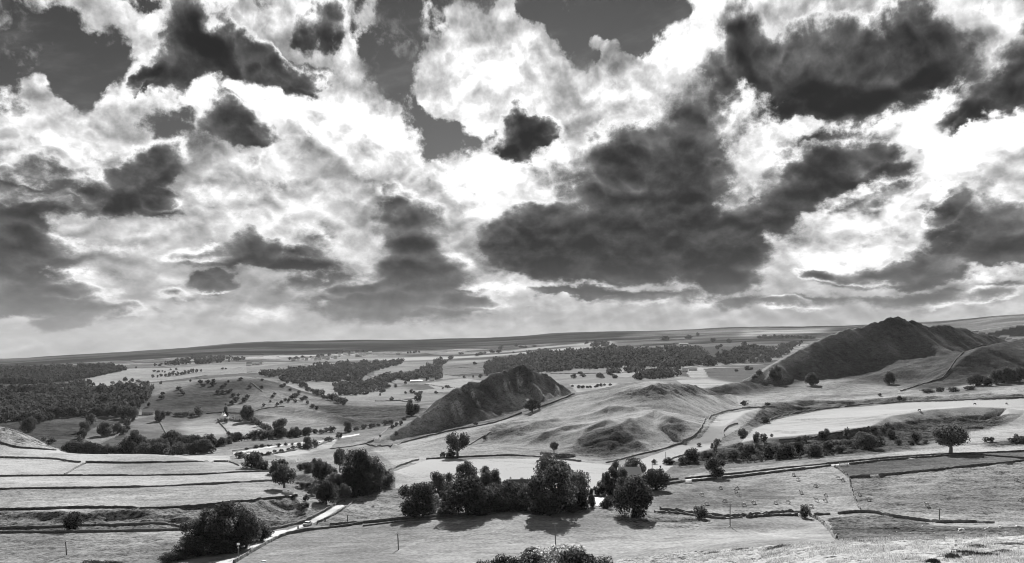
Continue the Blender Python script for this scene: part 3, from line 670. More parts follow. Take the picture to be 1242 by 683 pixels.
class MB:
    def __init__(s): s.v, s.f = [], []
    def box(s, c, d, rz=0.0):
        n = len(s.v); cx, sx = math.cos(rz), math.sin(rz)
        for a in (-1, 1):
            for b in (-1, 1):
                for e in (-1, 1):
                    x, y = a * d[0] / 2, b * d[1] / 2
                    s.v.append((c[0] + x * cx - y * sx, c[1] + x * sx + y * cx, c[2] + e * d[2] / 2))
        s.f += [tuple(n + i for i in q) for q in ((0, 1, 3, 2), (4, 6, 7, 5), (0, 4, 5, 1), (2, 3, 7, 6), (0, 2, 6, 4), (1, 5, 7, 3))]; return s
    def tube(s, pts, rs, k=7, cap=True):
        n = len(s.v); m_ = len(pts)
        for i, p in enumerate(pts):
            p = Vector(p); d = Vector(pts[min(i + 1, m_ - 1)]) - Vector(pts[max(i - 1, 0)])
            a = d.orthogonal().normalized(); b = d.normalized().cross(a)
            for j in range(k):
                t = 2 * math.pi * j / k; s.v.append(tuple(p + (a * math.cos(t) + b * math.sin(t)) * rs[i]))
        for i in range(m_ - 1):
            for j in range(k): s.f.append((n + i * k + j, n + i * k + (j + 1) % k, n + (i + 1) * k + (j + 1) % k, n + (i + 1) * k + j))
        if cap: s.f += [tuple(n + j for j in range(k))[::-1], tuple(n + (m_ - 1) * k + j for j in range(k))]
        return s
    def prism(s, prof, y0, y1):           # closed profile in x,z swept along y
        n, k = len(s.v), len(prof)
        for y in (y0, y1): s.v += [(p[0], y, p[1]) for p in prof]
        s.f += [tuple(range(n, n + k)), tuple(range(n + 2 * k - 1, n + k - 1, -1))]
        s.f += [(n + i, n + k + i, n + k + (i + 1) % k, n + (i + 1) % k) for i in range(k)]; return s
    def me(s, name, mat, smooth=False): return mesh(name, s.v, s.f, mat, smooth)

# ---------------------------------------------------------------- trees and bushes
def leaves(cen, nrm, size, rg):
    """one small bent leaf-spray quad per centre, facing roughly along nrm"""
    n = len(cen)
    d = nrm + rg.normal(0, .55, (n, 3)); d /= np.linalg.norm(d, axis=1)[:, None] + 1e-6
    a = np.cross(d, rg.normal(0, 1, (n, 3))); a /= np.linalg.norm(a, axis=1)[:, None] + 1e-6
    b = np.cross(d, a)
    sz = size * rg.uniform(.6, 1.45, (n, 1)); el = rg.uniform(.6, 1.0, (n, 1))
    v = np.stack([cen - a * sz, cen - b * sz * el, cen + a * sz, cen + b * sz * el], 1).reshape(-1, 3)
    return v, np.arange(4 * n).reshape(n, 4)
def crown_mesh(kind, n, size, seed, mat, lobes=None):
    rg = np.random.default_rng(seed)
    if kind == 'broad': nl, c, r, lr = 30, (0, 0, .46), (.38, .38, .42), (.10, .20)
    elif kind == 'tall': nl, c, r, lr = 32, (0, 0, .47), (.34, .34, .44), (.09, .17)
    elif kind == 'bush': nl, c, r, lr = 18, (0, 0, .40), (.38, .38, .34), (.11, .20)
    elif kind == 'umbrella': nl, c, r, lr = 30, (0, 0, .58), (.38, .36, .30), (.09, .18)
    elif kind == 'hedge': nl, c, r, lr = 26, (0, 0, .40), (.44, .34, .34), (.07, .15)
    elif kind == 'conifer': nl, c, r, lr = 22, (0, 0, .5), (.2, .2, .45), (.08, .12)
    L = []
    for i in range(nl):
        d = rg.normal(0, 1, 3); d /= np.linalg.norm(d)
        rad = rg.uniform(*lr)
        if kind == 'conifer':
            z = rg.uniform(.1, .92); w = (1 - z) * .34 * rg.uniform(.3, 1.0); t = rg.uniform(0, 6.28)
            p = np.array([w * math.cos(t), w * math.sin(t), z]); rad = .07 + .10 * (1 - z)
        else:
            q = rg.uniform(.55, 1.0) ** .5
            p = np.array(c) + d * np.array(r) * q
            if kind == 'umbrella' and p[2] < .40: p[2] = .40 + .4 * (p[2] - .40); 
        L.append((p, rad))
    L.append((np.array(c), .22 if kind != 'conifer' else .1))
    wts = np.array([q[1] ** 2 for q in L]); wts /= wts.sum()
    pick = rg.choice(len(L), n, p=wts)
    ctr = np.array([q[0] for q in L])[pick]; rad = np.array([q[1] for q in L])[pick]
    d = rg.normal(0, 1, (n, 3)); d /= np.linalg.norm(d, axis=1)[:, None]
    rr = np.where(rg.random(n) < .75, rg.uniform(.82, 1.08, n), rg.uniform(.3, .9, n))
    p = ctr + d * (rad * rr)[:, None]
    p += rg.normal(0, .012, (n, 3))
    p = p[np.ones(n, bool)]
    keep = p[:, 2] > {'umbrella': .2, 'broad': .02, 'tall': .02}.get(kind, .02)
    p, d = p[keep], d[keep]
    zmax = np.percentile(p[:, 2], 99.5); p[:, 2] *= 1.0 / zmax
    wmax = np.percentile(np.abs(p[:, :2]), 98.5); p[:, :2] *= .5 / wmax
    v, f = leaves(p, d, size, rg)
    return mesh(kind + "_crown", v, f, mat), L
def trunk_mesh(kind, L, seed, thick=.035):
    rg = np.random.default_rng(seed + 99); b = MB()
    top = .62 if kind != 'conifer' else .9
    pts = [(0, 0, -.12), (0, 0, .02), (rg.uniform(-.02, .02), rg.uniform(-.02, .02), .2), (rg.uniform(-.03, .03), rg.uniform(-.03, .03), .4), (0, 0, top)]
    b.tube(pts, [thick * 1.7, thick * 1.3, thick, thick * .75, thick * .3], 8)
    for p, r in L[:9]:
        a = Vector((0, 0, rg.uniform(.18, .42))); e = Vector(p) * .95; mid_ = a.lerp(e, .5) + Vector((0, 0, -.03))
        b.tube([a, mid_, e], [thick * .55, thick * .35, thick * .12], 5, False)
    return b.me(kind + "_trunk", M['bark'], True)
NEAR, FARP = {}, {}
def near_proto(kind, var, matk):
    key = (kind, var, matk)
    if key not in NEAR:
        n, sz = {'broad': (8000, .024), 'tall': (8000, .024), 'bush': (3200, .032), 'umbrella': (5200, .024), 'hedge': (5200, .024), 'conifer': (2600, .032)}[kind]
        cm, L = crown_mesh(kind, n, sz, 100 + var * 7 + len(kind), M[matk])
        NEAR[key] = (cm, trunk_mesh(kind, L, var, .05 if kind == 'umbrella' else .035))
    return NEAR[key]
def far_proto(kind, var, matk):
    key = (kind, var, matk)
    if key not in FARP:
        cm, L = crown_mesh(kind, 620, .062, 300 + var * 5 + len(kind), M[matk])
        tm = trunk_mesh(kind, L[:3], var)
        nv = len(cm.vertices)
        v = np.empty(nv * 3, np.float32); cm.vertices.foreach_get("co", v)
        fs = [tuple(p.vertices) for p in cm.polygons] + [tuple(nv + i for i in p.vertices) for p in tm.polygons]
        vs = list(map(tuple, v.reshape(-1, 3))) + [tuple(q.co) for q in tm.vertices]
        mi = [0] * len(cm.polygons) + [1] * len(tm.polygons)
        FARP[key] = mesh(kind + "_far", vs, fs, [M[matk], M['bark']], mi=mi)
    return FARP[key]
rnd = random.Random(5)
NAMES = {'broad': 'broadleaf_tree', 'tall': 'broadleaf_tree', 'umbrella': 'broadleaf_tree', 'bush': 'bush', 'hedge': 'bush', 'conifer': 'conifer_tree'}
def tree(u, v, w, h, label, kind='broad', mat='leaf', group=None, ymin=0, ymax=1e9, Y=None, sink=0.0):
    """a tree standing where row v meets the ground; w and h are its size in photo pixels"""
    p = at(u, Y) if Y else ray(u, v, ymin, ymax)
    k = p.y / F
    if group == 'trees of the central clump': w *= 1.12
    W, Hh = w * k, h * k
    p.z -= sink * Hh
    cat = 'bush' if kind in ('bush', 'hedge') else 'tree'
    nm = NAMES[kind]
    if w * h > 110:
        o = empty(nm, p, rnd.uniform(0, 6.28) if kind != 'hedge' else rnd.uniform(-.3, .3), (W, W if kind != 'hedge' else W * .6, Hh))
        cm, tm = near_proto(kind, rnd.randrange(4), mat)
        obj('crown', cm, o); obj('trunk', tm, o)
    else:
        o = obj(nm, far_proto(kind, rnd.randrange(4), mat)); o.location = p; o.rotation_euler = (0, 0, rnd.uniform(0, 6.28)); o.scale = (W, W, Hh)
    return tag(o, label, cat, group)
def along(pts, n):
    d = [0]
    for a, b in zip(pts[:-1], pts[1:]): d.append(d[-1] + math.hypot(b[0] - a[0], b[1] - a[1]))
    t = np.linspace(0, d[-1], n)
    return list(zip(np.interp(t, d, [p[0] for p in pts]), np.interp(t, d, [p[1] for p in pts])))
def row(pts, n, w, h, place, group, kind='broad', mat='leaf', jit=2.0, what='tree', ymin=0, ymax=1e9, Y=None):
    q = sorted((u + rnd.uniform(-jit, jit), v + rnd.uniform(-jit, jit) * .4) for u, v in along(pts, n))
    for i, (u, v) in enumerate(q):
        s = rnd.uniform(.7, 1.3)
        tree(u, v, w * s * rnd.uniform(.85, 1.2), h * s, f"{ordinal(i)} {what} from the left in {place}", kind if rnd.random() < .75 else 'bush', mat, group, ymin, ymax)
def spots(q, w, h, place, group, kind='bush', mat='leaf', what='bush', ymin=0, ymax=1e9):
    for i, (u, v) in enumerate(sorted(q)):
        s = rnd.uniform(.6, 1.15)
        tree(u, v, w * s * rnd.uniform(.75, 1.7), h * s, f"{ordinal(i)} {what} from the left {place}", kind, mat, group, ymin, ymax)
def wood(name, poly, n, hm, label, ymin=0, ymax=1e9, per=46, size=.17, cat='woodland', wide=1.25):
    rg = np.random.default_rng(n); x0, x1 = min(p[0] for p in poly), max(p[0] for p in poly); y0, y1 = min(p[1] for p in poly), max(p[1] for p in poly)
    C = []; 
    while len(C) < n:
        u, v = rg.uniform(x0, x1, 400), rg.uniform(y0, y1, 400)
        ok = inpoly(poly, u, v) & (vnoise(u / 13, v / 3.2, n) > -.30)
        for a, b in zip(u[ok], v[ok]):
            if len(C) < n: C.append(ray(a, b, ymin, ymax))
    C = np.array([tuple(c) for c in C]); ht = hm * rg.uniform(.45, 1.45, n); wd = ht * rg.uniform(.7, 1.1, n) * wide
    d = rg.normal(0, 1, (n, per, 3)); d /= np.linalg.norm(d, axis=2)[:, :, None]; d *= rg.uniform(.7, 1.05, (n, per, 1))
    p = d * np.stack([wd * .5, wd * .5, ht * .48], -1)[:, None, :]; p[:, :, 2] += (ht * .5)[:, None]
    lump = rg.normal(0, .12, (n, per, 1)); p += p * lump
    p = p + C[:, None, :]
    sz = np.repeat(ht * size, per)[:, None]
    vv, ff = leaves(p.reshape(-1, 3), d.reshape(-1, 3), 1.0, rg)
    cen = np.repeat(p.reshape(-1, 3), 4, 0); vv = cen + (vv - cen) * np.repeat(sz, 4, 0)
    o = obj(name, mesh(name, vv, ff, M['wood'])); return tag(o, label, cat, None, 'stuff')
# ---------------------------------------------------------------- drystone walls
def wall(pts, label, h=1.25, w=.75, group='drystone walls between the fields', ymin=0, ymax=1e9, name='stone_wall', rag=.055, mat='stone'):
    h *= .74; w *= .8
    n = max(6, int(sum(math.hypot(b[0] - a[0], b[1] - a[1]) for a, b in zip(pts[:-1], pts[1:])) / 1.6))
    # pass a smooth curve through the traced points before meeting the ground
    q = along(pts, n)
    P = [ray(u, v, ymin, ymax) for u, v in q]
    Yv = np.array([p.y for p in P])
    if len(Yv) > 7:
        Yp = np.pad(Yv, 3, mode='edge'); Yv = np.array([np.median(Yp[i:i + 7]) for i in range(len(Yv))])
        Yp = np.pad(Yv, 3, mode='edge'); Yv = np.array([Yp[i:i + 7].mean() for i in range(len(Yv))])
    X = (np.array([a for a, b in q]) - CU) / F * Yv
    dd = np.concatenate([[0], np.cumsum(np.hypot(np.diff(X), np.diff(Yv)))])
    step = max(.9, .0018 * Yv.mean() * 1.2)
    m_ = max(3, min(900, int(dd[-1] / step))); t = np.linspace(0, dd[-1], m_)
    X, Yv = np.interp(t, dd, X), np.interp(t, dd, Yv)
    Z = gz(X, Yv)
    tx, ty = np.gradient(X), np.gradient(Yv); L = np.hypot(tx, ty) + 1e-9; nx, nyy = -ty / L, tx / L
    rg = np.random.default_rng(int(abs(pts[0][0]) * 7 + pts[0][1]) & 0xffff)
    hh = h * (1 + rag * rg.normal(0, 1, m_)) * (1 - .3 * smooth01((vnoise(t / 7, t * 0, 8) - .3) / .1))
    ww = w * (1 + .12 * rg.normal(0, 1, m_))
    v = []
    for off, z in ((-.5, None), (-.36, .55), (-.25, 1), (.25, 1), (.36, .55), (.5, None)):
        j = rg.normal(0, .05, m_)
        v.append(np.stack([X + nx * (off * ww + j), Yv + nyy * (off * ww + j), (Z - .6) if z is None else Z + hh * z], -1))
    v = np.stack(v, 1).reshape(-1, 3)
    f = [(i * 6 + k, i * 6 + k + 1, i * 6 + 7 + k, i * 6 + 6 + k) for i in range(m_ - 1) for k in range(5)]
    f += [(0, 1, 2, 3, 4, 5)[::-1], tuple((m_ - 1) * 6 + k for k in range(6))]
    o = obj(name, mesh(name, v - np.array([X[0], Yv[0], Z[0]]), f, M[mat])); o.location = (X[0], Yv[0], Z[0])
    return tag(o, label, 'wall', group)
# ================================================================ lane, farm roads
def strip(name, left, right, label, n=60, off=.16, mat='road', ymin=0, ymax=1e9, cross=5):
    a, b = along(left, n), along(right, n)
    V_, Fc = [], []
    for (u1, v1), (u2, v2) in zip(a, b):
        p, q = ray(u1, v1, ymin, ymax), ray(u2, v2, ymin, ymax)
        for k in range(cross):
            c = p.lerp(q, k / (cross - 1)); zz = float(gz(c.x, c.y))
            V_.append((c.x, c.y, zz + off * (1 if 0 < k < cross - 1 else .3)))
    for i in range(n - 1):
        for k in range(cross - 1): Fc.append((i * cross + k, i * cross + k + 1, (i + 1) * cross + k + 1, (i + 1) * cross + k))
    o = obj(name, mesh(name, V_, Fc, M[mat], True)); o['kind'] = 'structure'; o['label'] = label; return o
strip("lane", [(250, 688), (275, 677), (300, 665), (322, 652), (340, 646), (355, 641), (372, 634), (395, 621), (412, 611), (420, 606)],
      [(277, 688), (297, 673), (314, 663.5), (331, 654), (347, 646.5), (363, 641), (381, 634.5), (401, 624), (419.5, 612.5), (428, 606)], "pale winding lane between drystone walls", 110, ymax=420)
strip("lane_spur", [(321, 645.5), (330, 645), (345, 643)], [(322, 648), (333, 649.5), (350, 646)], "short pale spur joining the lane beside the dark trees", 24, ymax=420)
strip("track", [(208, 683), (240, 676), (262, 671), (285, 664)], [(225, 689), (250, 681), (270, 675), (290, 668)], "pale stony verge beside the lane", 40, ymax=420)
strip("valley_road", [(282, 549.5), (300, 546.3), (325, 542), (355, 537.7), (385, 535), (408, 533.3)], [(283, 551), (300, 548), (325, 543.7), (355, 539.2), (385, 536.3), (408, 534.4)], "straight pale road along the valley floor", 60, .4, ymin=600)
strip("valley_road", [(414, 529.5), (425, 528), (436, 526)], [(414, 531.5), (425, 530), (436, 527.5)], "pale far end of the valley road", 20, .5, ymin=600)
strip("farm_track", [(825, 583), (835, 581), (870, 578.3), (905, 575), (960, 568.5), (1010, 563.5), (1060, 558.5), (1140, 552.5)], [(825, 586), (838, 583.6), (870, 580.6), (905, 577), (960, 570.5), (1010, 565), (1060, 560), (1140, 554)], "narrow walled track crossing the pasture", 80, .1, 'road', 300, 600)
strip("yard", [(717, 604), (726, 603), (733, 604)], [(716, 613), (726, 614), (733, 613)], "bright bare farmyard between the trees", 20, .3, 'road', ymin=280, ymax=450, cross=8)
# ================================================================ drystone walls
W_ = wall
W_([(-8, 535), (0, 537), (20, 543), (60, 546), (84, 548)], "thin dark drystone wall along the foot of the pale hill flank at far left", ymin=400, ymax=620)
W_([(-8, 555), (0, 555), (40, 556), (70, 557), (85, 560), (98, 561)], "thick dark wall with a bend ending just before the short diagonal wall", 1.1, .7, ymin=400, ymax=560)
W_([(104, 561), (150, 562), (210, 561), (277, 560)], "straight uppermost wall on the left terrace, just below the valley trees", ymin=400, ymax=560)
W_([(78, 577), (90, 569), (104, 562)], "short diagonal wall linking the two upper terrace walls", 1.1, ymin=380, ymax=560)
W_([(-8, 578), (80, 577), (160, 577), (240, 576), (290, 573), (333, 572)], "long level wall below the short diagonal wall on the left terraces", 1.0, ymin=380, ymax=520)
W_([(-8, 594), (60, 592.5), (120, 592), (200, 590), (280, 586), (338, 583)], "long wall across the left terraces ending at the lone tree on the brow", 1.05, ymin=330, ymax=450)
W_([(-8, 619), (40, 618.5), (100, 616), (180, 617), (240, 615), (300, 608), (345, 604), (361, 602)], "thick dark wall above the rough bank, ending by the small stone hut", 1.25, .8, ymin=280, ymax=400)
W_([(-8, 641), (60, 640), (100, 638), (150, 637), (200, 635.5), (226, 640)], "upper of the two close dark walls running behind the round bush at lower left", 1.0, ymin=270, ymax=360)
W_([(-8, 646.5), (80, 646), (160, 644.5), (222, 643)], "lower of the two close dark walls at lower left", 1.1, ymin=260, ymax=350)
W_([(278, 560), (290, 565), (310, 568), (334, 572)], "wall dropping along the edge of the terrace towards the gully trees", 1.1, ymin=380, ymax=560)
W_([(322, 644), (345, 640), (370, 633), (395, 619.5), (412, 609), (420, 605)], "wall along the uphill side of the lane", 1.1, .7, 'walls beside the lane', 250, 420)
W_([(283, 684), (303, 671.5), (318, 663), (336, 653), (350, 648), (372, 643.5), (400, 640.5), (440, 635.5)], "thick wall curving along the downhill side of the lane", 1.3, .9, 'walls beside the lane', 230, 420)
W_([(385, 634.5), (403, 626), (422, 614.5), (432, 606)], "low wall along the lane where it climbs to the gully trees", .9, .6, 'walls beside the lane', 250, 430)
W_([(400, 637.5), (450, 634), (485, 630), (540, 627), (600, 621), (640, 617)], "wall along the top of the near field, in front of the big central trees", 1.3, .8, ymin=270, ymax=400)
W_([(440, 638.5), (480, 633.5), (520, 630.5), (560, 627.5), (602, 623)], "low second wall edging the near field below the central trees", .7, .7, ymin=260, ymax=400)
W_([(472, 571), (490, 563.5), (508, 558)], "short wall curving up the left corner of the palest field", 1.3, ymin=430, ymax=620)
W_([(517, 557.5), (540, 556), (580, 554), (615, 552.5), (650, 554), (668, 556), (705, 560)], "wall along the back of the palest field at the foot of the broad hill", 1.3, ymin=430, ymax=620)
W_([(445, 538), (450, 541), (460, 542), (475, 541), (510, 531.5), (550, 522), (580, 517), (600, 513), (615, 508), (633, 501)], "long dark wall along the foot of the sharp ridge", 1.6, 1.0, ymin=560, ymax=900)
W_([(655, 494), (670, 489), (685, 483), (697, 478)], "wall between the sharp ridge and the broad hill beside the dark round bush", 1.6, 1.0, ymin=560, ymax=950)
W_([(445, 538), (455, 534), (462, 528), (470, 520), (480, 515)], "wall climbing the near end of the sharp ridge", 1.4, .9, ymin=560, ymax=900)
W_([(400, 545), (425, 542), (445, 538)], "faint wall joining the corner below the sharp ridge", 1.0, .8, ymin=560, ymax=900)
W_([(735, 562), (752, 558), (772, 552.5), (800, 546), (825, 538), (843, 528), (851, 519), (855, 510), (865, 503.5), (880, 499), (900, 495.5), (922, 494.5)], "bold dark wall snaking round the right foot of the broad hill", 1.2, .8, ymin=430, ymax=900)
W_([(804, 564), (812, 558.5), (822, 554), (836, 551)], "short wall at the mouth of the pale hollow", 1.2, .8, ymin=400, ymax=620)
W_([(879, 530), (877.5, 523), (884, 517), (895, 513)], "small hooked wall on the right side of the pale hollow", 1.2, .8, ymin=430, ymax=800)
W_([(568, 541), (580, 533), (588, 529), (596, 524)], "short wall on the left shoulder of the broad hill beside the lone hollow tree", 1.1, .8, ymin=480, ymax=900)
W_([(804, 583.5), (823, 581.5)], "short end of the upper track wall beside the farm trees", 1.2, .8, 'walls beside the track', 350, 520)
W_([(831, 581), (870, 577), (900, 574), (960, 567), (1010, 562), (1060, 557), (1100, 554), (1140, 551.5), (1190, 550), (1250, 547)], "upper wall of the walled track, running past the lone spreading tree", 1.1, .75, 'walls beside the track', 350, 560)
W_([(805, 588), (831, 584.5)], "short end of the lower track wall by the gateway", 1.3, .8, 'walls beside the track', 330, 520)
W_([(839, 584), (870, 581), (905, 577.5), (960, 571), (1008, 565)], "lower wall of the walled track above the grazing sheep", 1.4, .85, 'walls beside the track', 330, 520)
W_([(1030, 563.5), (1060, 560), (1100, 556.5), (1150, 553)], "lower track wall along the top of the dark narrow field", 1.2, .8, 'walls beside the track', 330, 540)
W_([(1175, 551), (1200, 553), (1225, 555), (1250, 556.5)], "thin wall slanting across the dark narrow field at far right", 1.1, .7, ymin=380, ymax=560)
W_([(1012, 566), (1022, 573), (1030, 580), (1031.5, 590), (1036, 605), (1042, 616), (1044, 620)], "tumbledown wall running down between the two sheep pastures", 1.25, .8, ymin=280, ymax=480, rag=.3)
W_([(1030, 579.5), (1055, 577.5)], "short length of wall left of the gap under the dark narrow field", 1.4, .85, ymin=320, ymax=480)
W_([(1066, 577), (1100, 574), (1140, 570), (1190, 564.5), (1250, 558.5)], "long straight wall under the dark narrow field, right of the gap", 1.4, .85, ymin=320, ymax=500)
W_([(1016, 623.5), (1040, 621.5), (1060, 622), (1082, 627), (1110, 631), (1140, 634.5), (1180, 634), (1206, 635)], "thick black wall along the bottom of the right-hand sheep pasture", 1.4, .85, ymin=250, ymax=400)
W_([(793, 621), (830, 623.5), (850, 627), (880, 629.5), (900, 628)], "ragged low wall from the big dark tree past the round roadside bush", .9, .9, ymin=260, ymax=400, rag=.35)
W_([(800, 618), (830, 621), (855, 624.5), (885, 627), (905, 625.5), (930, 623), (955, 621), (972, 622.5)], "rough wall along the foot of the left-hand sheep pasture", 1.2, .9, ymin=270, ymax=400, rag=.25)
W_([(905, 628), (940, 625.5), (968, 625.5)], "second rough wall just left of the upright bush", 1.2, .9, ymin=260, ymax=400, rag=.25)
W_([(982, 625.5), (995, 632), (1005, 642), (1015, 655)], "wall curving down from the upright bush towards the near slope", 1.4, 1.0, ymin=200, ymax=380, rag=.25)
W_([(987, 624.8), (1007, 624)], "short broken wall right of the upright bush", 1.0, .9, ymin=270, ymax=380, rag=.3)
W_([(922, 513), (940, 506.5), (965, 501), (1000, 496), (1040, 491.5), (1090, 488), (1140, 486.5), (1200, 484), (1250, 482)], "long wall edging the pale strip field below the big hill", 1.3, .9, ymin=600, ymax=1000)
W_([(945, 534), (985, 532), (1000, 528), (1030, 523), (1060, 518)], "wall along the front edge of the pale strip field above the scrubby bank", 1.2, .8, ymin=480, ymax=800)
W_([(1142, 460), (1152, 448), (1158, 438), (1167, 429), (1180, 422), (1200, 418)], "wall climbing the dark hillside at right", 1.6, 1.1, ymin=850, ymax=1400)
W_([(1092, 475), (1115, 467), (1140, 460), (1148, 456)], "wall at the foot of the dark hillside at right", 1.5, 1.0, ymin=800, ymax=1300)
W_([(900, 494.8), (924, 494.5), (940, 493)], "faint wall where the pale hollow meets the big hill", 1.3, .9, ymin=600, ymax=1000)
W_([(194, 512), (199, 522), (203, 529)], "thin wall down the small field below the light-roofed barn", 1.3, .9, 'walls in the left valley', 700, 1200)
W_([(264, 508), (268, 515), (273, 520), (279, 529)], "dark wall running down from the white gabled house", 1.6, 1.0, 'walls in the left valley', 700, 1200)
W_([(114, 541), (133, 532.5), (152, 525)], "dark hedge-like wall slanting across the shaded fields", 2.4, 1.6, 'walls in the left valley', 650, 1200)
W_([(250, 502), (268, 500.5), (300, 502), (318, 496), (345, 493)], "wall along the foot of the round hill above the white farm", 1.4, 1.0, 'walls in the left valley', 900, 1500)
W_([(304, 464), (312, 470), (318, 476)], "short wall on the right shoulder of the round hill", 1.6, 1.1, 'walls in the left valley', 1000, 1600)
W_([(282, 548), (300, 544.5), (330, 540)], "low dark wall along the valley road", 1.2, .9, 'walls in the left valley', 600, 1000)
W_([(318, 553), (345, 549), (365, 545), (388, 540), (402, 535)], "hedged wall below the valley road", 1.6, 1.2, 'walls in the left valley', 500, 1000)
for k, (q, lb) in enumerate([([(455, 487), (480, 486.5), (510, 483)], "thin pale-edged wall across the flat fields left of the sharp ridge"), ([(480, 486), (492, 487.5), (500, 488.5)], "short thin wall between two round trees on the flat fields"),
                             ([(668, 453.5), (700, 453.5), (760, 452.5)], "long thin wall across the flat fields beyond the ridge"), ([(515, 466), (540, 470), (570, 472)], "thin wall edging the pale field below the white sheds"),
                             ([(750, 412), (790, 412.5), (830, 412)], "dark wall line high on the far moor side"), ([(780, 418), (830, 418.5), (850, 416)], "dark wall line on the moor edge beside the long white barn"),
                             ([(300, 452), (340, 446), (400, 439)], "far wall line under the distant village")]):
    W_(q, lb, 2.0, 1.8, 'far field walls', 1000, 6000, rag=.2)
# ================================================================ gates
def gate(u, v, wm, label, rz=0.0, ymin=0, ymax=1e9):
    p = ray(u, v, ymin, ymax); o = empty("field_gate", p, rz)
    for x in (-wm / 2, wm / 2): obj("gate_post", MB().box((x, 0, .6), (.22, .22, 1.9)).me("gate_post", M['gate']), o)
    for z in (.25, .5, .75, 1.0, 1.22): obj("rail", MB().box((0, -.02, z), (wm - .3, .07, .13)).me("rail", M['gate']), o)
    b = MB(); b.tube([(-wm / 2 + .2, -.08, .25), (wm / 2 - .2, -.08, 1.2)], [.06, .06], 4); obj("brace", b.me("brace", M['gate']), o)
    return tag(o, label, "gate", "field gates")
gate(835, 586, 3.2, "pale field gate in the gap of the lower track wall nearest the farm trees", .1, 300, 520)
gate(1023, 564.5, 4.0, "pale field gate in the track wall at the corner of the dark narrow field", .12, 300, 520)
gate(827, 582.4, 3.0, "pale field gate in the upper track wall", .1, 350, 520)
gate(873, 582, 2.0, "small pale gate in the shade under the tree on the track", .1, 300, 500)
# ================================================================ buildings
def house(u, v, wm, dm, hm, rh, rz, label, wallm='wallst', roofm='slate', group=None, chim=1, wins=2, name='house', door=True, ymin=0, ymax=1e9, cat='house', detail=True, Y=None):
    p = at(u, Y) if Y else ray(u, v, ymin, ymax); p.z -= .2
    o = empty(name, p, rz)
    b = MB(); b.box((0, 0, hm / 2 - .4), (wm, dm, hm + .8)); n = len(b.v)
    for x in (-wm / 2, wm / 2):
        n = len(b.v); s = .35 if x < 0 else -.35
        b.v += [(x, -dm / 2, hm), (x, dm / 2, hm), (x, 0, hm + rh), (x + s, -dm / 2, hm), (x + s, dm / 2, hm), (x + s, 0, hm + rh)]
        b.f += [(n, n + 1, n + 2), (n + 3, n + 5, n + 4), (n, n + 2, n + 5, n + 3), (n + 1, n + 4, n + 5, n + 2)]
    obj('wall', b.me('wall', M[wallm]), o)
    r = MB(); e, t = .35, .18; sl = rh / (dm / 2)
    prof = [(-dm / 2 - e, hm - sl * e + .02), (0, hm + rh + .02), (dm / 2 + e, hm - sl * e + .02), (dm / 2 + e, hm - sl * e + t), (0, hm + rh + t + .04), (-dm / 2 - e, hm - sl * e + t)]
    n = len(r.v)
    for x in (-wm / 2 - .3, wm / 2 + .3): r.v += [(x, q[0], q[1]) for q in prof]
    r.f += [(0, 1, 4, 5), (1, 2, 3, 4), (11, 10, 7, 6), (10, 9, 8, 7)] + [(i, i + 6, (i + 1) % 6 + 6, (i + 1) % 6) for i in range(6)]
    ro = obj('roof', r.me('roof', M[roofm]), o)
    for c in range(chim):
        x = (-1 if c == 0 else 1) * (wm / 2 - .6)
        obj('chimney', MB().box((x, 0, hm + rh + .3), (.8, .7, 1.6)).box((x, 0, hm + rh + 1.2), (.5, .4, .4)).me('chimney', M[wallm]), ro)
    if detail:
        k = 0
        for fl in range(max(1, int(hm / 2.6))):
            for i in range(wins):
                x = (i + .5) / wins * wm - wm / 2
                if door and fl == 0 and i == wins // 2 and wins > 1: continue
                w = obj('window', MB().box((x, -dm / 2 - .03, 1.5 + fl * 2.6), (1.1, .12, 1.2)).me('window', M['white']), o)
                obj('pane', MB().box((x, -dm / 2 - .10, 1.5 + fl * 2.6), (.9, .03, 1.0)).me('pane', M['glass']), w)
        if door:
            obj('door', MB().box((wm / (2 * wins) if wins > 1 else wm / 4, -dm / 2 - .03, 1.0), (1.0, .1, 2.05)).me('door', M['slated']), o)
    return tag(o, label, cat, group)
house(179, 503, 13, 8, 4.2, 3.4, .5, "stone barn with a bright slate roof beside the dark wood at left", 'wallst', 'white', chim=0, wins=3, name='barn', cat='barn', ymin=700, ymax=1300)
house(271, 508.5, 5, 4.6, 4.4, 2.4, 1.2, "white gabled farmhouse in the left valley beneath the tall pointed tree", 'render', 'slate', chim=2, ymin=700, ymax=1300, name='farmhouse', cat='farmhouse')
house(282, 507.5, 5, 5, 2.6, 1.6, .2, "small pale outbuilding beside the white gabled farmhouse", 'render', 'white', chim=0, wins=1, name='outbuilding', cat='shed', ymin=700, ymax=1300)
house(290.5, 509.5, 11, 6, 3.2, 2.0, -.25, "long low white-roofed shed right of the white farmhouse", 'render', 'white', chim=0, wins=3, name='shed', cat='shed', ymin=700, ymax=1300)
house(73, 473.5, 26, 10, 4, 2.5, .15, "left one of two long pale sheds above the dark wood at far left", 'render', 'white', 'pale sheds above the dark wood', 0, 3, 'shed', ymin=1400, ymax=3500, cat='shed')
house(83, 474, 22, 10, 4, 2.5, .1, "right one of two long pale sheds above the dark wood at far left", 'render', 'white', 'pale sheds above the dark wood', 0, 3, 'shed', ymin=1400, ymax=3500, cat='shed')
house(108, 469.5, 14, 8, 6, 3, .3, "small white house at the edge of the bright field far left", 'white', 'slate', ymin=1400, ymax=3500)
house(505, 463.5, 34, 12, 4, 2.4, .08, "long white farm shed at the foot of the wood, left of the pair", 'white', 'white', chim=0, wins=4, name='shed', cat='shed', ymin=1300, ymax=3500)
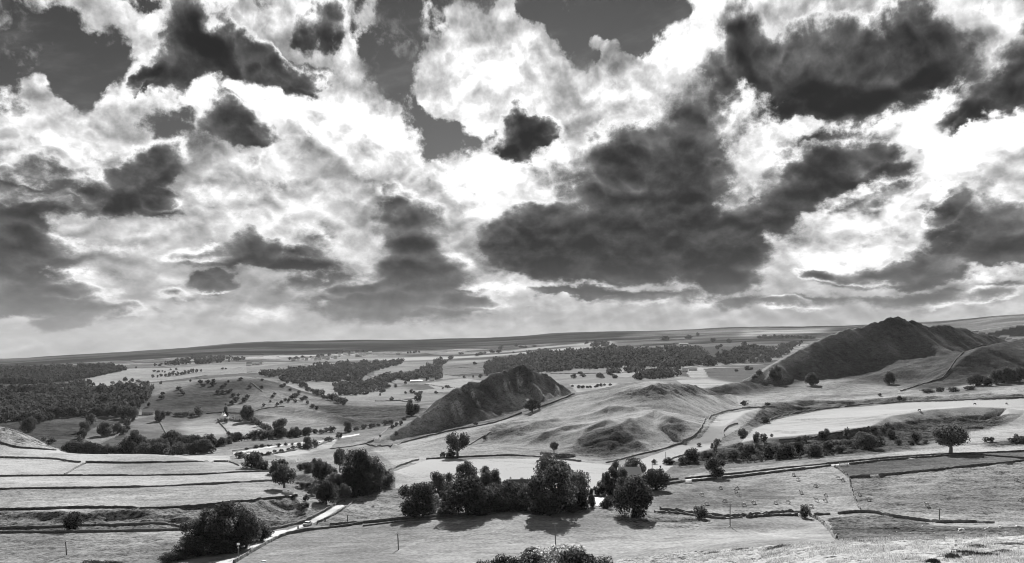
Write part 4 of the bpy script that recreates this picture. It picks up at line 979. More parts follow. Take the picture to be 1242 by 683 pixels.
house(512, 462.5, 20, 10, 6, 3.5, .05, "white farmhouse at the right end of the long white shed", 'white', 'white', chim=1, name='farmhouse', cat='farmhouse', ymin=1300, ymax=3500)
house(524, 462, 15, 10, 6, 3.5, .1, "small bright white cottage just right of the long white shed", 'white', 'white', name='cottage', cat='cottage', ymin=1300, ymax=3500)
house(483, 430, 22, 12, 6, 4, .2, "lone white farmhouse on the pale fields below the moor", 'white', 'white', name='farmhouse', cat='farmhouse', ymin=2000, ymax=6500)
house(700, 445.5, 18, 9, 4.5, 3.5, .15, "pale-roofed barn in front of the long dark wood", 'wallst', 'white', chim=0, name='barn', cat='barn', ymin=1100, ymax=3000)
house(829, 418, 40, 12, 4.5, 3, .05, "long white barn high on the moor edge above the wood", 'white', 'white', chim=0, wins=4, name='barn', cat='barn', ymin=2500, ymax=6500)
house(831, 451, 14, 9, 5, 3.5, -.3, "left house of the pale farm at the end of the dark wood", 'render', 'white', name='farmhouse', cat='farmhouse', ymin=1000, ymax=3500)
house(840, 449.5, 20, 9, 4, 3.2, .1, "right barn of the pale farm at the end of the dark wood", 'wallst', 'white', chim=0, name='barn', cat='barn', ymin=1000, ymax=3500)
house(957, 409, 26, 12, 7, 4, .1, "bright farmhouse between dark trees on the far skyline fields", 'white', 'white', name='farmhouse', cat='farmhouse', ymin=2500, ymax=6500)
house(634, 591.5, 12, 5, 2.2, 1.5, .06, "long stone barn with a dark roof just behind the central trees", 'wallst', 'slated', chim=1, wins=3, name='barn', cat='barn', ymin=350, ymax=480)
house(763, 586, 10, 7, 4.6, 2.8, .05, "stone farmhouse with a pale roof half hidden among the farm trees", 'wallst', 'white', chim=2, wins=3, name='farmhouse', cat='farmhouse', ymin=350, ymax=480)
house(350.5, 599, 4.2, 3.2, 1.6, .8, .1, "small stone hut with a pale roof below the lone brow tree", 'wallst', 'white', chim=0, wins=1, name='stone_hut', cat='hut', ymin=280, ymax=460, door=False)
house(245.5, 657, 3.2, 2.5, 1.9, .7, .3, "tiny white-roofed shed peeping out of the dark lower-left trees", 'render', 'white', chim=0, wins=1, name='shed', cat='shed', ymin=230, ymax=400, door=False)
house(595, 586.5, 5.5, 4.5, 3.0, 1.8, .1, "small pale-roofed outhouse behind the crowns of the central trees", 'wallst', 'white', chim=0, wins=1, name='outhouse', cat='shed', ymin=350, ymax=480)
vil = [(302, 443.5), (306.5, 443), (311, 443), (317, 442), (356, 438), (362, 437), (366.5, 436.5), (372, 437), (379, 435.5), (383, 437), (387.6, 436.6), (393.5, 435.5), (397.5, 436), (403, 434), (407, 435),
       (412, 433), (418.6, 430.5), (423.5, 431), (428, 429), (432, 429.5), (437.7, 432.5), (441.6, 431), (445, 430), (449, 429), (434, 432.5)]
for i, (u, v) in enumerate(sorted(vil)):
    house(u, v, rnd.uniform(13, 24), rnd.uniform(9, 12), rnd.uniform(6, 8.5), rnd.uniform(3.5, 5), rnd.uniform(-.4, .7), f"{ordinal(i)} pale house from the left in the far village below the moor", rnd.choice(['render', 'wallst', 'white']), rnd.choice(['slate', 'white', 'slate']), 'houses of the far village', 1, 2, 'house', True, 2000, 5500, 'house', False)
# ================================================================ poles, posts, signs
def utility_pole(u, v, hpx, label, lean=0.0, ymin=0, ymax=1e9, arm=True):
    p = ray(u, v, ymin, ymax); h = hpx * p.y / F; o = empty("utility_pole", p, rnd.uniform(-.2, .5))
    obj("pole", MB().tube([(0, 0, -.6), (lean * h * .5, 0, h * .5), (lean * h, 0, h)], [.19, .17, .14], 8).me("pole", M['pole'], True), o)
    if arm:
        obj("crossarm", MB().box((lean * h, -.14, h - .35), (1.5, .1, .12)).me("crossarm", M['pole']), o)
        for x in (-.6, 0, .6): obj("insulator", MB().tube([(lean * h + x, -.14, h - .29), (lean * h + x, -.14, h - .05)], [.06, .045], 6).me("insulator", M['white']), o)
    return tag(o, label, "utility pole", "wooden utility poles")
utility_pole(81, 673.5, 18, "wooden pole standing alone in the lower-left field", -.08, 220, 330)
utility_pole(483.5, 667, 21, "slightly leaning pole alone in the near field left of centre", -.06, 220, 330)
utility_pole(674, 662, 28, "tall pole in front of the central tree shadow", -.03, 220, 330)
utility_pole(885.5, 638.5, 28, "tall pole by the rough wall right of the round roadside bush", 0, 250, 330)
utility_pole(1139.5, 633.5, 17, "short pole behind the thick black wall at right", 0, 290, 400)
utility_pole(713.5, 592, 19, "thin pole beside the farmyard trees", 0, 350, 460)
utility_pole(807.5, 560, 12, "thin pole at the mouth of the pale hollow", 0, 400, 600, False)
utility_pole(421.5, 634, 9, "small pole above the near field by the lane wall", 0, 270, 400, False)
utility_pole(791, 572, 12, "thin pole just above the farm trees", 0, 380, 600, False)
def post(u, v, hm, label, ymin=0, ymax=1e9, name="gate_post"):
    p = ray(u, v, ymin, ymax); o = obj(name, MB().tube([(0, 0, -.3), (0, 0, hm * .9), (0, 0, hm)], [.3, .27, .12], 6).me(name, M['slated'])); o.location = p
    return tag(o, label, "post", "dark posts along the lane")
post(361.5, 642.5, 1.3, "dark stone gatepost beside the lane, left of the parked car", 250, 400)
post(385, 635.5, 1.1, "dark stone gatepost beside the lane just right of the parked car", 250, 400)
post(394.5, 632, 1.3, "stout dark gatepost on the lane verge, second right of the parked car", 250, 400)
p = ray(289, 676, 200, 330); o = empty("signpost", p, .2)
obj("post", MB().tube([(0, 0, -.4), (0, 0, 4.1)], [.07, .06], 6).me("post", M['metal']), o)
obj("sign_plate", MB().box((0, -.09, 3.75), (.75, .05, .6)).me("sign_plate", M['white']), o)
obj("sign_plate", MB().box((0, -.09, 2.75), (.5, .05, .35)).me("sign_plate", M['metal']), o)
tag(o, "slim road signpost standing beside the lane under the dark trees", "sign")
# the car on the lane
p = ray(373, 637.5, 250, 400); car = empty("parked_car", p, -.25)
prof = [(-2.05, .35), (-2.1, .75), (-1.9, .95), (-1.2, 1.02), (-.75, 1.42), (.9, 1.46), (1.65, 1.02), (2.05, .9), (2.1, .4)]
b = MB(); n = 0
for x, k in ((-.85, .96), (-.8, 1), (.8, 1), (.85, .96)): b.v += [(x * (1 if q[1] < 1.0 else .84), q[0] * k, q[1]) for q in prof]
L_ = len(prof); b.f = [tuple(range(L_)), tuple(range(4 * L_ - 1, 3 * L_ - 1, -1))] + [(r * L_ + i, (r + 1) * L_ + i, (r + 1) * L_ + (i + 1) % L_, r * L_ + (i + 1) % L_) for r in range(3) for i in range(L_)]
obj("body", b.me("body", M['paint']), car)
b = MB(); b.v = [(-.66, -1.22, 1.04), (.66, -1.22, 1.04), (.6, -.8, 1.40), (-.6, -.8, 1.40)]; b.f = [(0, 1, 2, 3)]; obj("windscreen", b.me("windscreen", M['glass']), car)
for s in (-1, 1):
    obj("side_window", MB().box((s * .775, .1, 1.2), (.04, 1.7, .3)).me("side_window", M['glass']), car)
    obj("headlight", MB().box((s * .6, -2.0, .78), (.3, .12, .16)).me("headlight", M['white']), car)
    for y in (-1.3, 1.3):
        w = obj("wheel", MB().tube([(s * .62, y, .32), (s * .88, y, .32)], [.32, .32], 14).me("wheel", M['tyre']), car)
        obj("rim", MB().tube([(s * .87, y, .32), (s * .9, y, .32)], [.2, .2], 10).me("rim", M['metal']), w)
tag(car, "pale car parked on the lane between dark gateposts", "car")
# ================================================================ sheep
def animal_mesh(name, chains, mats, darkfn, sub=1):
    me = bpy.data.meshes.new(name); o = bpy.data.objects.new(name, me); COL.objects.link(o)
    vs, es, rs = [], [], []
    for ch in chains:
        prev = None
        for q in ch:
            if isinstance(q, int): prev = q; continue
            vs.append(q[:3]); rs.append(q[3]); 
            if prev is not None: es.append((prev, len(vs) - 1))
            prev = len(vs) - 1
    me.from_pydata(vs, es, []); o.modifiers.new("skin", 'SKIN')
    sk = me.skin_vertices[0].data
    for i, r in enumerate(rs): sk[i].radius = r if isinstance(r, tuple) else (r, r)
    sk[0].use_root = True
    md = o.modifiers.new("sub", 'SUBSURF'); md.levels = md.render_levels = sub
    bpy.context.view_layer.update()
    dg = bpy.context.evaluated_depsgraph_get()
    m2 = bpy.data.meshes.new_from_object(o.evaluated_get(dg)); bpy.data.objects.remove(o)
    m2.name = name; m2.materials.clear()
    for x in mats: m2.materials.append(x)
    for pl in m2.polygons: pl.material_index = 1 if darkfn(pl.center) else 0; pl.use_smooth = True
    return m2
def sheep_mesh(name, head):
    body = [(0, 0, .62, .27), (.22, 0, .63, .29), (.46, 0, .64, .25)]
    return animal_mesh(name, [body, [2] + head, [0, (-.28, 0, .61, .25), (-.46, 0, .62, .17)],
        [2, (.44, .14, .38, .09), (.45, .14, .18, .05), (.46, .14, .0, .045)], [2, (.44, -.14, .38, .09), (.45, -.14, .18, .05), (.46, -.14, .0, .045)],
        [3, (-.34, .14, .38, .1), (-.40, .14, .2, .055), (-.36, .14, .0, .045)], [3, (-.34, -.14, .38, .1), (-.40, -.14, .2, .055), (-.36, -.14, .0, .045)]],
        [M['wool'], M['face']], lambda c: c.z < .26 or c.x > .70)
SH = [sheep_mesh("sheep_grazing", [(.62, 0, .58, .13), (.74, 0, .36, .085), (.84, 0, .16, .06)]), sheep_mesh("sheep_standing", [(.62, 0, .78, .13), (.72, 0, .95, .09), (.90, 0, .90, .06)])]
def sheep(u, v, label, group, sc=1.5, ymin=270, ymax=480, pose=0, side=None, cat='sheep', me=None):
    p = ray(u, v, ymin, ymax); o = obj(cat if me is None else cat, me or SH[pose]); o.location = p
    o.rotation_euler = (0, 0, side if side is not None else rnd.choice([0, math.pi]) + rnd.uniform(-.5, .5)); o.scale = (sc,) * 3
    return tag(o, label, cat, group)
left = [(852, 601.5), (858, 612), (874.5, 593), (878.5, 609), (893.6, 593.5), (893, 597), (895.5, 602), (903, 614), (914.8, 611), (962, 577), (967, 582.6), (972, 598.7), (988.5, 590.5), (1017, 581), (1022.5, 583.5),
        (1002, 602), (990.6, 608), (1001.5, 608.3), (983, 615.2), (955, 610.5), (940.6, 611)]
left.sort()
for i, (u, v) in enumerate(left): sheep(u, v, f"{ordinal(i)} pale sheep from the left in the pasture left of the tumbledown wall", "sheep in the left-hand pasture", pose=int(rnd.random() < .3))
right = sorted([(1043, 601), (1054, 607), (1213, 574.5), (1232, 583), (1237.5, 607.5), (1125, 614)])
for i, (u, v) in enumerate(right): sheep(u, v, f"{ordinal(i)} pale sheep from the left in the pasture right of the tumbledown wall", "sheep in the right-hand pasture", pose=int(rnd.random() < .3))
cowm = animal_mesh("cow_mesh", [[(0, 0, 1.0, .40), (.4, 0, 1.02, .42), (.75, 0, 1.05, .36)], [2, (1.0, 0, 1.0, .2), (1.22, 0, .62, .14), (1.34, 0, .28, .1)], [0, (-.5, 0, 1.02, .38), (-.75, 0, 1.05, .26)],
    [2, (.7, .22, .6, .14), (.7, .22, .3, .08), (.72, .22, 0, .07)], [2, (.7, -.22, .6, .14), (.7, -.22, .3, .08), (.72, -.22, 0, .07)],
    [3, (-.62, .22, .6, .15), (-.68, .22, .35, .08), (-.62, .22, 0, .07)], [3, (-.62, -.22, .6, .15), (-.68, -.22, .35, .08), (-.62, -.22, 0, .07)]], [M['hide'], M['hide']], lambda c: False)
for u, v, lb in [(1115.5, 498.8, "dark cow standing alone in the middle of the pale strip field"), (1182, 491, "grey cow, the left one of two at the right of the strip field"), (1221, 490.6, "dark cow at the far right of the pale strip field")]:
    sheep(u, v, lb, "cattle in the strip field", 1.1, 550, 1000, 0, None, 'cow', cowm)
for u, v, lb in [(503.5, 491.5, "tiny dark cow on the flat fields, left of a pair"), (506, 491.5, "tiny dark cow on the flat fields, right of a pair"), (452.8, 615.5, "dark cow on the rough slope above the near field"), ]:
    sheep(u, v, lb, "cattle on the flat fields" if v < 600 else None, 1.3 if v < 600 else .55, 250, 2000, 0, None, 'cow', cowm)
# ================================================================ the trees nearest the viewer
C_ = 'trees of the central clump'
T = tree
T(590, 622, 34, 30, "dark tree closing the gap between the broad tree and the low tree", 'broad', 'leaf', C_, 280, 420)
T(634, 612, 26, 27, "leafy tree in front of the dark barn roof", 'broad', 'leaf', C_, 300, 430)
T(622, 606, 26, 22, "dark tree hiding the left end of the barn", 'broad', 'leaf', C_, 320, 440)
T(690, 618, 30, 34, "dark tree filling the foot of the slant-topped tree", 'broad', 'leaf', C_, 280, 420)
T(757, 606, 24, 26, "dark tree hiding the front of the farmhouse", 'tall', 'leaf', 'trees around the farm', 320, 440)
T(504, 627, 37, 40, "big rounded dark tree at the left end of the central clump", 'broad', 'leaf', C_, 280, 420)
T(531, 607, 21, 34, "narrow tree behind the left end of the central clump", 'tall', 'leaf', C_, 330, 480)
T(546, 608, 16, 34, "feathery pale-topped tree in the back of the central clump", 'tall', 'leaf2', C_, 330, 480)
T(525, 622, 20, 22, "pale grey shrub with bright twigs in front of the central clump", 'bush', 'leafp', C_, 280, 420)
T(534, 608, 10, 12, "small grey bush tucked between two central trees", 'bush', 'leaf2', C_, 300, 430)
T(567, 626, 50, 46, "broadest dark tree left of centre in the central clump", 'broad', 'leaf', C_, 280, 420)
T(549, 623, 24, 30, "dark bushy tree filling the foot of the central clump", 'bush', 'leaf', C_, 280, 420)
T(565.5, 597, 25, 36, "tall black tree rising behind the central clump against the pale field", 'broad', 'leaf', C_, 380, 520)
T(587, 596, 18, 30, "black tree just right of the tallest one behind the central clump", 'tall', 'leaf', C_, 380, 520)
T(596, 598, 20, 28, "rounded grey tree at the right of the black pair behind the clump", 'broad', 'leaf2', C_, 370, 520)
T(592, 617, 18, 26, "grey-green tree between the broad dark tree and the low dark tree", 'tall', 'leaf2', C_, 300, 430)
T(614, 619, 36, 36, "low dark tree in the middle of the central clump", 'broad', 'leaf', C_, 280, 430)
T(633, 589, 7, 10, "tiny dark tree beside the barn roof behind the clump", 'tall', 'leaf', C_, 350, 480)
T(668, 600, 36, 47, "tallest spreading tree at the back of the right half of the clump", 'umbrella', 'leaf', C_, 370, 520)
T(689, 596, 20, 28, "side crown right of the tallest spreading tree", 'broad', 'leaf', C_, 370, 520)
T(646, 617, 28, 30, "grey-topped leafy tree left of the great dark tree", 'broad', 'leaf2', C_, 280, 430)
T(672, 623, 52, 58, "great dark tree dominating the right half of the central clump", 'tall', 'leaf', C_, 280, 420)
T(699, 614, 30, 42, "slant-topped tree on the right shoulder of the great dark tree", 'tall', 'leaf2', C_, 300, 430)
T(640, 620, 20, 14, "low dark shrub at the foot of the grey-topped tree", 'bush', 'leaf', C_, 280, 430)
T(705, 618.5, 22, 24, "round dark bush in front of the right end of the clump", 'bush', 'leaf', C_, 280, 430)
T(718, 615, 8, 22, "slim grey sapling beside the farmyard", 'tall', 'leaf2', C_, 280, 430)
for i, (u, v, w, h) in enumerate([(517, 626, 16, 12), (540, 626, 18, 13), (583, 625, 18, 13), (603, 622, 18, 12), (628, 620, 18, 12), (652, 624, 18, 12), (693, 622, 16, 12)]):
    T(u, v, w, h, f"{ordinal(i)} low bush from the left along the foot of the central clump", 'bush', 'leaf', C_, 280, 420)
FA = 'trees around the farm'
T(726, 600, 15, 16, "low dark tree left of the pointed farm tree", 'bush', 'leaf', FA, 340, 480)
T(731.5, 597, 8, 23, "slender pointed tree beside the farm", 'conifer', 'leaf', FA, 350, 480)
T(743, 601, 20, 34, "tall dark tree left of the farmhouse", 'tall', 'leaf', FA, 340, 480)
T(753, 596, 15, 28, "grey tree in front of the farmhouse gable", 'tall', 'leaf2', FA, 340, 480)
T(747, 577, 12, 18, "dark tree peeping above the farm group", 'broad', 'leaf', FA, 400, 560)
T(769, 581, 27, 25, "rounded dark tree behind the farmhouse", 'broad', 'leaf', FA, 400, 560)
T(735, 617, 17, 15, "grey bush right of the bare farmyard", 'bush', 'leaf2', FA, 280, 430)
T(748, 612, 16, 16, "dark bush against the left side of the biggest farm tree", 'bush', 'leaf', FA, 300, 430)
T(768.5, 627, 46, 47, "biggest round black tree in front of the farm", 'broad', 'leaf', FA, 280, 420)
T(796, 594, 32, 25, "wide dark tree right of the farmhouse at the end of the track", 'broad', 'leaf', FA, 350, 500)
T(778, 593, 16, 17, "dark bush beside the farmhouse wall", 'bush', 'leaf', FA, 350, 480)
T(794, 563, 7, 6, "small round dark bush on the pale ground above the farm", 'bush', 'leaf', None, 420, 600)
T(801, 577, 5, 12, "thin upright shrub above the wide farm tree", 'conifer', 'leaf', None, 380, 560)
T(868, 578, 22, 23, "dark tree standing on the walled track left of the sheep", 'broad', 'leaf', None, 330, 480)
T(849, 629, 17, 16, "round dark bush on the rough wall right of the farm", 'bush', 'leaf', None, 260, 400)
T(976, 628, 12, 16, "small upright dark bush where two walls meet below the sheep", 'bush', 'leaf', None, 260, 400)
T(1153, 550, 38, 34, "lone spreading black tree with a short trunk beside the track wall", 'umbrella', 'leaf', None, 420, 560)
T(555, 555, 27, 30, "lone tall tree in the hollow at the foot of the broad hill", 'umbrella', 'leaf', None, 480, 640)
T(537, 555, 8, 7, "small bush at the far left of the lone hollow tree", 'bush', 'leaf', None, 480, 640)
T(545.5, 555, 13, 10, "low bush touching the left of the lone hollow tree", 'bush', 'leaf', None, 480, 640)
T(588.5, 534, 6, 6, "small bush by the wall on the left shoulder of the broad hill", 'bush', 'leaf', None, 480, 900)
T(672, 549, 10, 13, "small tree on a mound above the great dark tree", 'umbrella', 'leaf', None, 480, 640)
T(662, 556, 14, 8, "dark scrub left of the small mound tree", 'hedge', 'leaf', None, 460, 640)
T(684, 557, 26, 7, "low dark scrub spreading right of the small mound tree", 'hedge', 'leaf', None, 460, 640)
T(645.5, 499, 19, 15, "dark boxy bush below the summit of the sharp ridge", 'hedge', 'leaf', None, 600, 900)
T(577, 515.5, 6, 4, "small dark bush beside the ridge-foot wall", 'bush', 'leaf', None, 600, 900)
# gully and lane, left of centre
GU = 'trees in the gully above the lane'
T(345, 594, 27, 30, "lone leafy tree on the brow above the small stone hut", 'umbrella', 'leaf', None, 330, 500)
T(396, 611, 25, 28, "round dark tree left of the lane in the gully", 'broad', 'leaf', GU, 290, 440)
T(405, 602, 23, 28, "grey-topped tree just behind the round gully tree", 'broad', 'leaf2', GU, 330, 460)
T(418, 609, 16, 22, "small round tree with a clear trunk where the lane vanishes", 'umbrella', 'leaf', GU, 290, 440)
T(432, 592, 36, 46, "largest dark tree of the gully", 'tall', 'leaf', GU, 360, 520)
T(412, 572, 15, 28, "open-topped tree rising left of the largest gully tree", 'umbrella', 'leaf', GU, 430, 620)
T(452, 590, 28, 36, "broad grey tree right of the largest gully tree", 'broad', 'leaf2', GU, 370, 520)
T(444, 600, 26, 26, "dark tree low in the gully behind the lane bend", 'tall', 'leaf', GU, 330, 480)
T(472, 589, 15, 15, "small bush at the left corner of the palest field", 'bush', 'leaf2', GU, 380, 520)
T(390, 584, 20, 24, "dark tree at the head of the gully", 'broad', 'leaf', GU, 400, 560)
T(375, 575, 15, 14, "small dark tree left of the gully head", 'broad', 'leaf', GU, 440, 600)
T(365, 571, 12, 9, "low bush at the left edge of the gully scrub", 'bush', 'leaf', GU, 460, 600)
T(384, 570, 14, 14, "grey shrub at the top of the gully", 'bush', 'leaf2', GU, 460, 600)
T(400, 582, 16, 18, "dark bush squeezed between two gully trees", 'bush', 'leaf', GU, 390, 520)
T(422, 594, 18, 26, "slender tree leaning against the largest gully tree", 'tall', 'leaf2', GU, 360, 500)
T(305, 568, 26, 20, "big round bush at the right end of the left terraces", 'bush', 'leaf', None, 420, 560)
T(290, 556, 12, 8, "small dark bush beside the valley road end", 'bush', 'leaf', None, 480, 700)
T(319, 570, 14, 12, "dark bush right of the big round terrace bush", 'bush', 'leaf', None, 420, 560)
T(334, 575, 22, 17, "grey leafy bush behind the lone brow tree", 'bush', 'leaf2', None, 420, 560)
T(343, 571, 14, 14, "dark shrub above the lone brow tree", 'bush', 'leaf', None, 440, 600)
T(366, 620, 16, 10, "dark scrub on the steep bank above the lane", 'hedge', 'leaf', None, 280, 400)
T(371, 608, 8, 8, "small scrubby bush on the bank below the stone hut", 'bush', 'leaf', None, 280, 420)
T(367, 592, 18, 7, "low dark scrub along the brow right of the stone hut", 'hedge', 'leaf', None, 330, 460)
T(378, 600, 14, 8, "dark scrub just left of the round gully tree", 'hedge', 'leaf', None, 300, 450)
T(438, 574, 20, 26, "rounded tree behind the largest gully tree", 'broad', 'leaf', GU, 410, 560)
T(410, 598, 20, 22, "low dark tree in the gully between the round trees", 'broad', 'leaf', GU, 340, 470)
T(388, 604, 16, 18, "grey bush at the left foot of the round gully tree", 'bush', 'leaf2', GU, 310, 440)
T(428, 604, 14, 14, "dark bush where the lane disappears", 'bush', 'leaf', GU, 300, 440)
LW = 'dark trees beside the lane'
T(278, 666, 48, 56, "big black tree beside the lane at lower left", 'tall', 'leaf', LW, 230, 330)
T(258, 664, 34, 46, "dark tree on the left shoulder of the big black lane tree", 'broad', 'leaf', LW, 230, 330)
T(299, 664, 32, 44, "dark tree on the right shoulder of the big black lane tree", 'broad', 'leaf', LW, 230, 330)
T(236, 665, 34, 34, "grey leafy tree at the left of the dark lane trees", 'broad', 'leaf2', LW, 230, 330)
T(283, 628, 10, 20, "small dark treetop above the big black lane tree", 'tall', 'leaf', LW, 270, 360)
T(262, 672, 60, 20, "dark undergrowth under the big black lane tree", 'hedge', 'leaf', LW, 220, 330)
T(228, 675, 46, 20, "bright-topped bramble hedge left of the lane trees", 'hedge', 'leaf2', LW, 220, 330)
T(207, 681, 36, 11, "low end of the bramble hedge at the bottom left", 'hedge', 'leaf', LW, 210, 330)
T(316, 656, 20, 22, "dark bush where the short spur meets the lane", 'bush', 'leaf', LW, 230, 340)
T(326, 650, 12, 9, "low bush beside the short lane spur", 'bush', 'leaf', LW, 230, 340)
T(90, 643, 22, 22, "round black bush on the double wall at lower left", 'bush', 'leaf', None, 270, 360)
T(115, 690, 60, 9, "low dark hedge along the bottom edge at left", 'hedge', 'leaf', None, 200, 300)
# the bushes at the very bottom
FB = 'hawthorn bushes at the bottom edge'
T(672, 708, 70, 46, "largest sunlit hawthorn bush at the bottom centre", 'hedge', 'leafp', FB, 150, 260)  # pale leaf colour stands in for sunlit leaf highlights
T(648, 707, 50, 40, "dark hawthorn filling the left of the largest bottom bush", 'bush', 'leaf', FB, 150, 260)
T(690, 706, 50, 40, "dark hawthorn filling the right of the largest bottom bush", 'bush', 'leaf', FB, 150, 260)
T(612, 708, 48, 34, "dark hawthorn at the left of the bottom bushes", 'hedge', 'leaf', FB, 150, 260)
T(590, 706, 36, 25, "leftmost low hawthorn at the bottom edge", 'hedge', 'leaf2', FB, 150, 260)
T(722, 700, 42, 27, "small grey hawthorn at the right of the bottom bushes", 'bush', 'leaf2', FB, 150, 260)
# ================================================================ scrub on the right-hand banks
sc = [(812, 563, 14, 8), (828, 562, 12, 9), (842, 560, 22, 16), (858, 557, 14, 10), (866, 546, 9, 9), (901, 532, 12, 12), (870, 539, 10, 7), (848, 541, 6, 4), (905, 557, 20, 18), (918, 537, 9, 13), (926, 536, 10, 10), (912, 548, 10, 10),
      (932, 555, 18, 16), (945, 556, 20, 17), (936, 530, 4, 4), (958, 554, 20, 16), (970, 550, 16, 14), (978, 536, 8, 8), (969, 535, 8, 6), (988, 553, 18, 14), (1002, 533, 12, 13), (996, 532, 8, 9), (1004, 545, 12, 10),
      (1027, 531, 9, 12), (1032, 540, 10, 6), (1050, 545, 28, 20), (1063, 541, 12, 12), (1075, 525, 16, 12), (1080, 532, 10, 12), (1048, 523, 6, 5), (1060, 523, 10, 6), (1110, 537, 14, 14), (1106, 540, 8, 6), (1122, 538, 8, 5),
      (1196, 536, 9, 6), (1203, 536, 6, 6), (1232, 533, 6, 7), (1240, 536, 16, 7), (1228, 536, 12, 5), (890, 558, 16, 12), (876, 558, 12, 10), (898, 545, 9, 8), (1018, 549, 14, 9), (1090, 540, 10, 7)]
for i, (u, v, w, h) in enumerate(sorted(sc)):
    T(u, v, w, h, f"{ordinal(i)} scrub bush from the left along the rough bank above the track", 'bush' if rnd.random() < .75 else 'broad', rnd.choice(['leaf', 'leaf', 'leaf2']), 'scrub on the rough bank above the track', 420, 800)
T(928, 513.5, 11, 8, "dark round bush at the left end of the long strip-field wall", 'bush', 'leaf', None, 600, 1000)
T(903, 492, 9, 6, "dark bush at the right foot of the broad hill", 'bush', 'leaf', None, 600, 1000)
T(931, 492, 7, 4, "tiny dark bush above the end of the pale hollow", 'bush', 'leaf', None, 600, 1000)
T(941, 462, 13, 18, "dark tree at the left foot of the big hill, casting a long shadow", 'broad', 'leaf', None, 900, 1300)
T(985, 468, 17, 16, "round dark tree at the foot of the big hill, right of its twin", 'broad', 'leaf', None, 850, 1300)
T(1079, 466, 14, 15, "grey tree in the shade at the foot of the big hill", 'broad', 'leaf', None, 850, 1300)
T(921, 456, 8, 8, "small dark bush on the lower end of the pale ramp", 'bush', 'leaf', None, 900, 1500)
T(915, 460, 7, 6, "lowest bush at the foot of the pale ramp", 'bush', 'leaf', None, 900, 1500)
T(1067, 480.5, 5, 3.5, "tiny dark bush on the rough pale slope under the big hill", 'bush', 'leaf', None, 700, 1100)
T(1091, 486, 6, 6, "small dark tree on the wall of the strip field", 'broad', 'leaf', None, 700, 1100)
rt = [(1184, 468, 19, 14), (1198, 468, 12, 10), (1208, 466, 14, 18), (1218, 465, 16, 20), (1227, 464, 12, 16), (1236, 463, 16, 18), (1248, 461, 16, 16), (1194, 462, 8, 6)]
for i, (u, v, w, h) in enumerate(sorted(rt)): T(u, v, w, h, f"{ordinal(i)} tree from the left in the dark group under the right-hand hillside", 'broad', 'leaf', 'trees under the right-hand hillside', 800, 1200)
for i, (u, v, w, h) in enumerate([(1125, 476, 16, 4), (1140, 475.5, 10, 6), (1156, 475.5, 14, 6), (1176, 473, 14, 5)]): T(u, v, w, h, f"{ordinal(i)} low bush from the left below the hillside wall at right", 'bush', 'leaf', 'low bushes below the hillside wall', 750, 1200)
# ================================================================ trees of the left valley
row([(86, 552), (105, 552), (130, 551), (160, 552), (190, 553), (225, 551), (258, 549)], 26, 14, 13, "front belt along the valley stream", 'front belt along the valley stream', ymin=580, ymax=900)
row([(150, 548), (175, 549), (200, 549), (230, 547), (255, 543)], 12, 15, 16, "second rank of the stream belt", 'second rank of the valley stream belt', ymin=600, ymax=1000)
for u, v, w, h, lb in [(164, 550, 17, 28, "tall round-headed tree rising from the left of the valley stream belt"), (207, 547, 22, 24, "broad tree rising above the middle of the valley stream belt"), (222, 547, 18, 19, "round tree right of the broad one in the valley stream belt"), (215, 545, 16, 20, "dark tree behind the broad pair in the valley stream belt"),
                       (127, 529, 18, 17, "left one of two round trees in the shaded field"), (142, 526, 12, 13, "right one of two round trees in the shaded field"), (34, 524, 16, 17, "round dark tree beside the brow at far left"), (22, 511, 8, 7, "small bush above the brow at far left"), (62, 538, 11, 7, "dark bush peeping over the brow at far left"), (53, 534, 6, 4, "tiny bush peeping over the brow left of the dark bush"),
                       (161, 510, 13, 17, "dark tree just left of the light-roofed barn"), (193, 511, 12, 14, "dark tree just right of the light-roofed barn"), (241, 504, 10, 11, "round tree alone at the foot of the round hill"), (273.5, 506, 7, 16, "tall pointed tree over the white gabled farmhouse"), (274, 513, 6, 6, "small bush in front of the white farmhouse"), (300, 511, 15, 19, "big dark tree at the right of the white farm"), (307, 513, 10, 7, "low bush right of the white farm tree"),
                       (277, 528, 5, 5, "small bush at the bottom of the dark farm wall"), (282, 533, 7, 5, "bush between the farm wall and the stream belt"), (340, 526, 17, 18, "round tree at the left of the belt below the grassy slope"), (180.5, 493, 4, 5, "tiny tree above the light-roofed barn"),
                       (373, 545, 11, 15, "round tree by the hedge below the valley road"), (382, 543, 10, 10, "small round tree right of the one below the valley road"), (411, 532, 8, 8, "dark round tree at the end of the valley road"), (398, 536, 12, 6, "low dark tree at the right end of the valley hedge"), (422, 524, 10, 13, "dark round tree on the brown slope above the valley road"),
                       (499, 504, 16, 15, "tree at the left flank of the sharp ridge"), (490, 510, 6, 4, "bush below the tree on the flank of the sharp ridge"), (475, 486, 5, 5, "left round tree on the flat fields"), (497, 489.5, 7, 5, "right round tree on the flat fields"), (507, 487, 9, 11, "tall dark tree on the flat fields left of the sharp ridge"), (461, 480, 3, 4, "tiny pointed tree by the field wall"),
                       (481, 517, 5, 5, "upper bush on the near end of the sharp ridge"), (486, 516, 5, 6, "right bush on the near end of the sharp ridge"), (476, 520, 5, 5, "left bush on the near end of the sharp ridge"), (480, 529, 5, 6, "lowest bush on the near end of the sharp ridge"), (461, 530, 3, 3, "tiny bush by the wall climbing the ridge end")]:
    T(u, v, w, h, lb, 'conifer' if 'pointed' in lb else ('bush' if 'bush' in lb else 'broad'), 'leaf', None, 560, 2200)
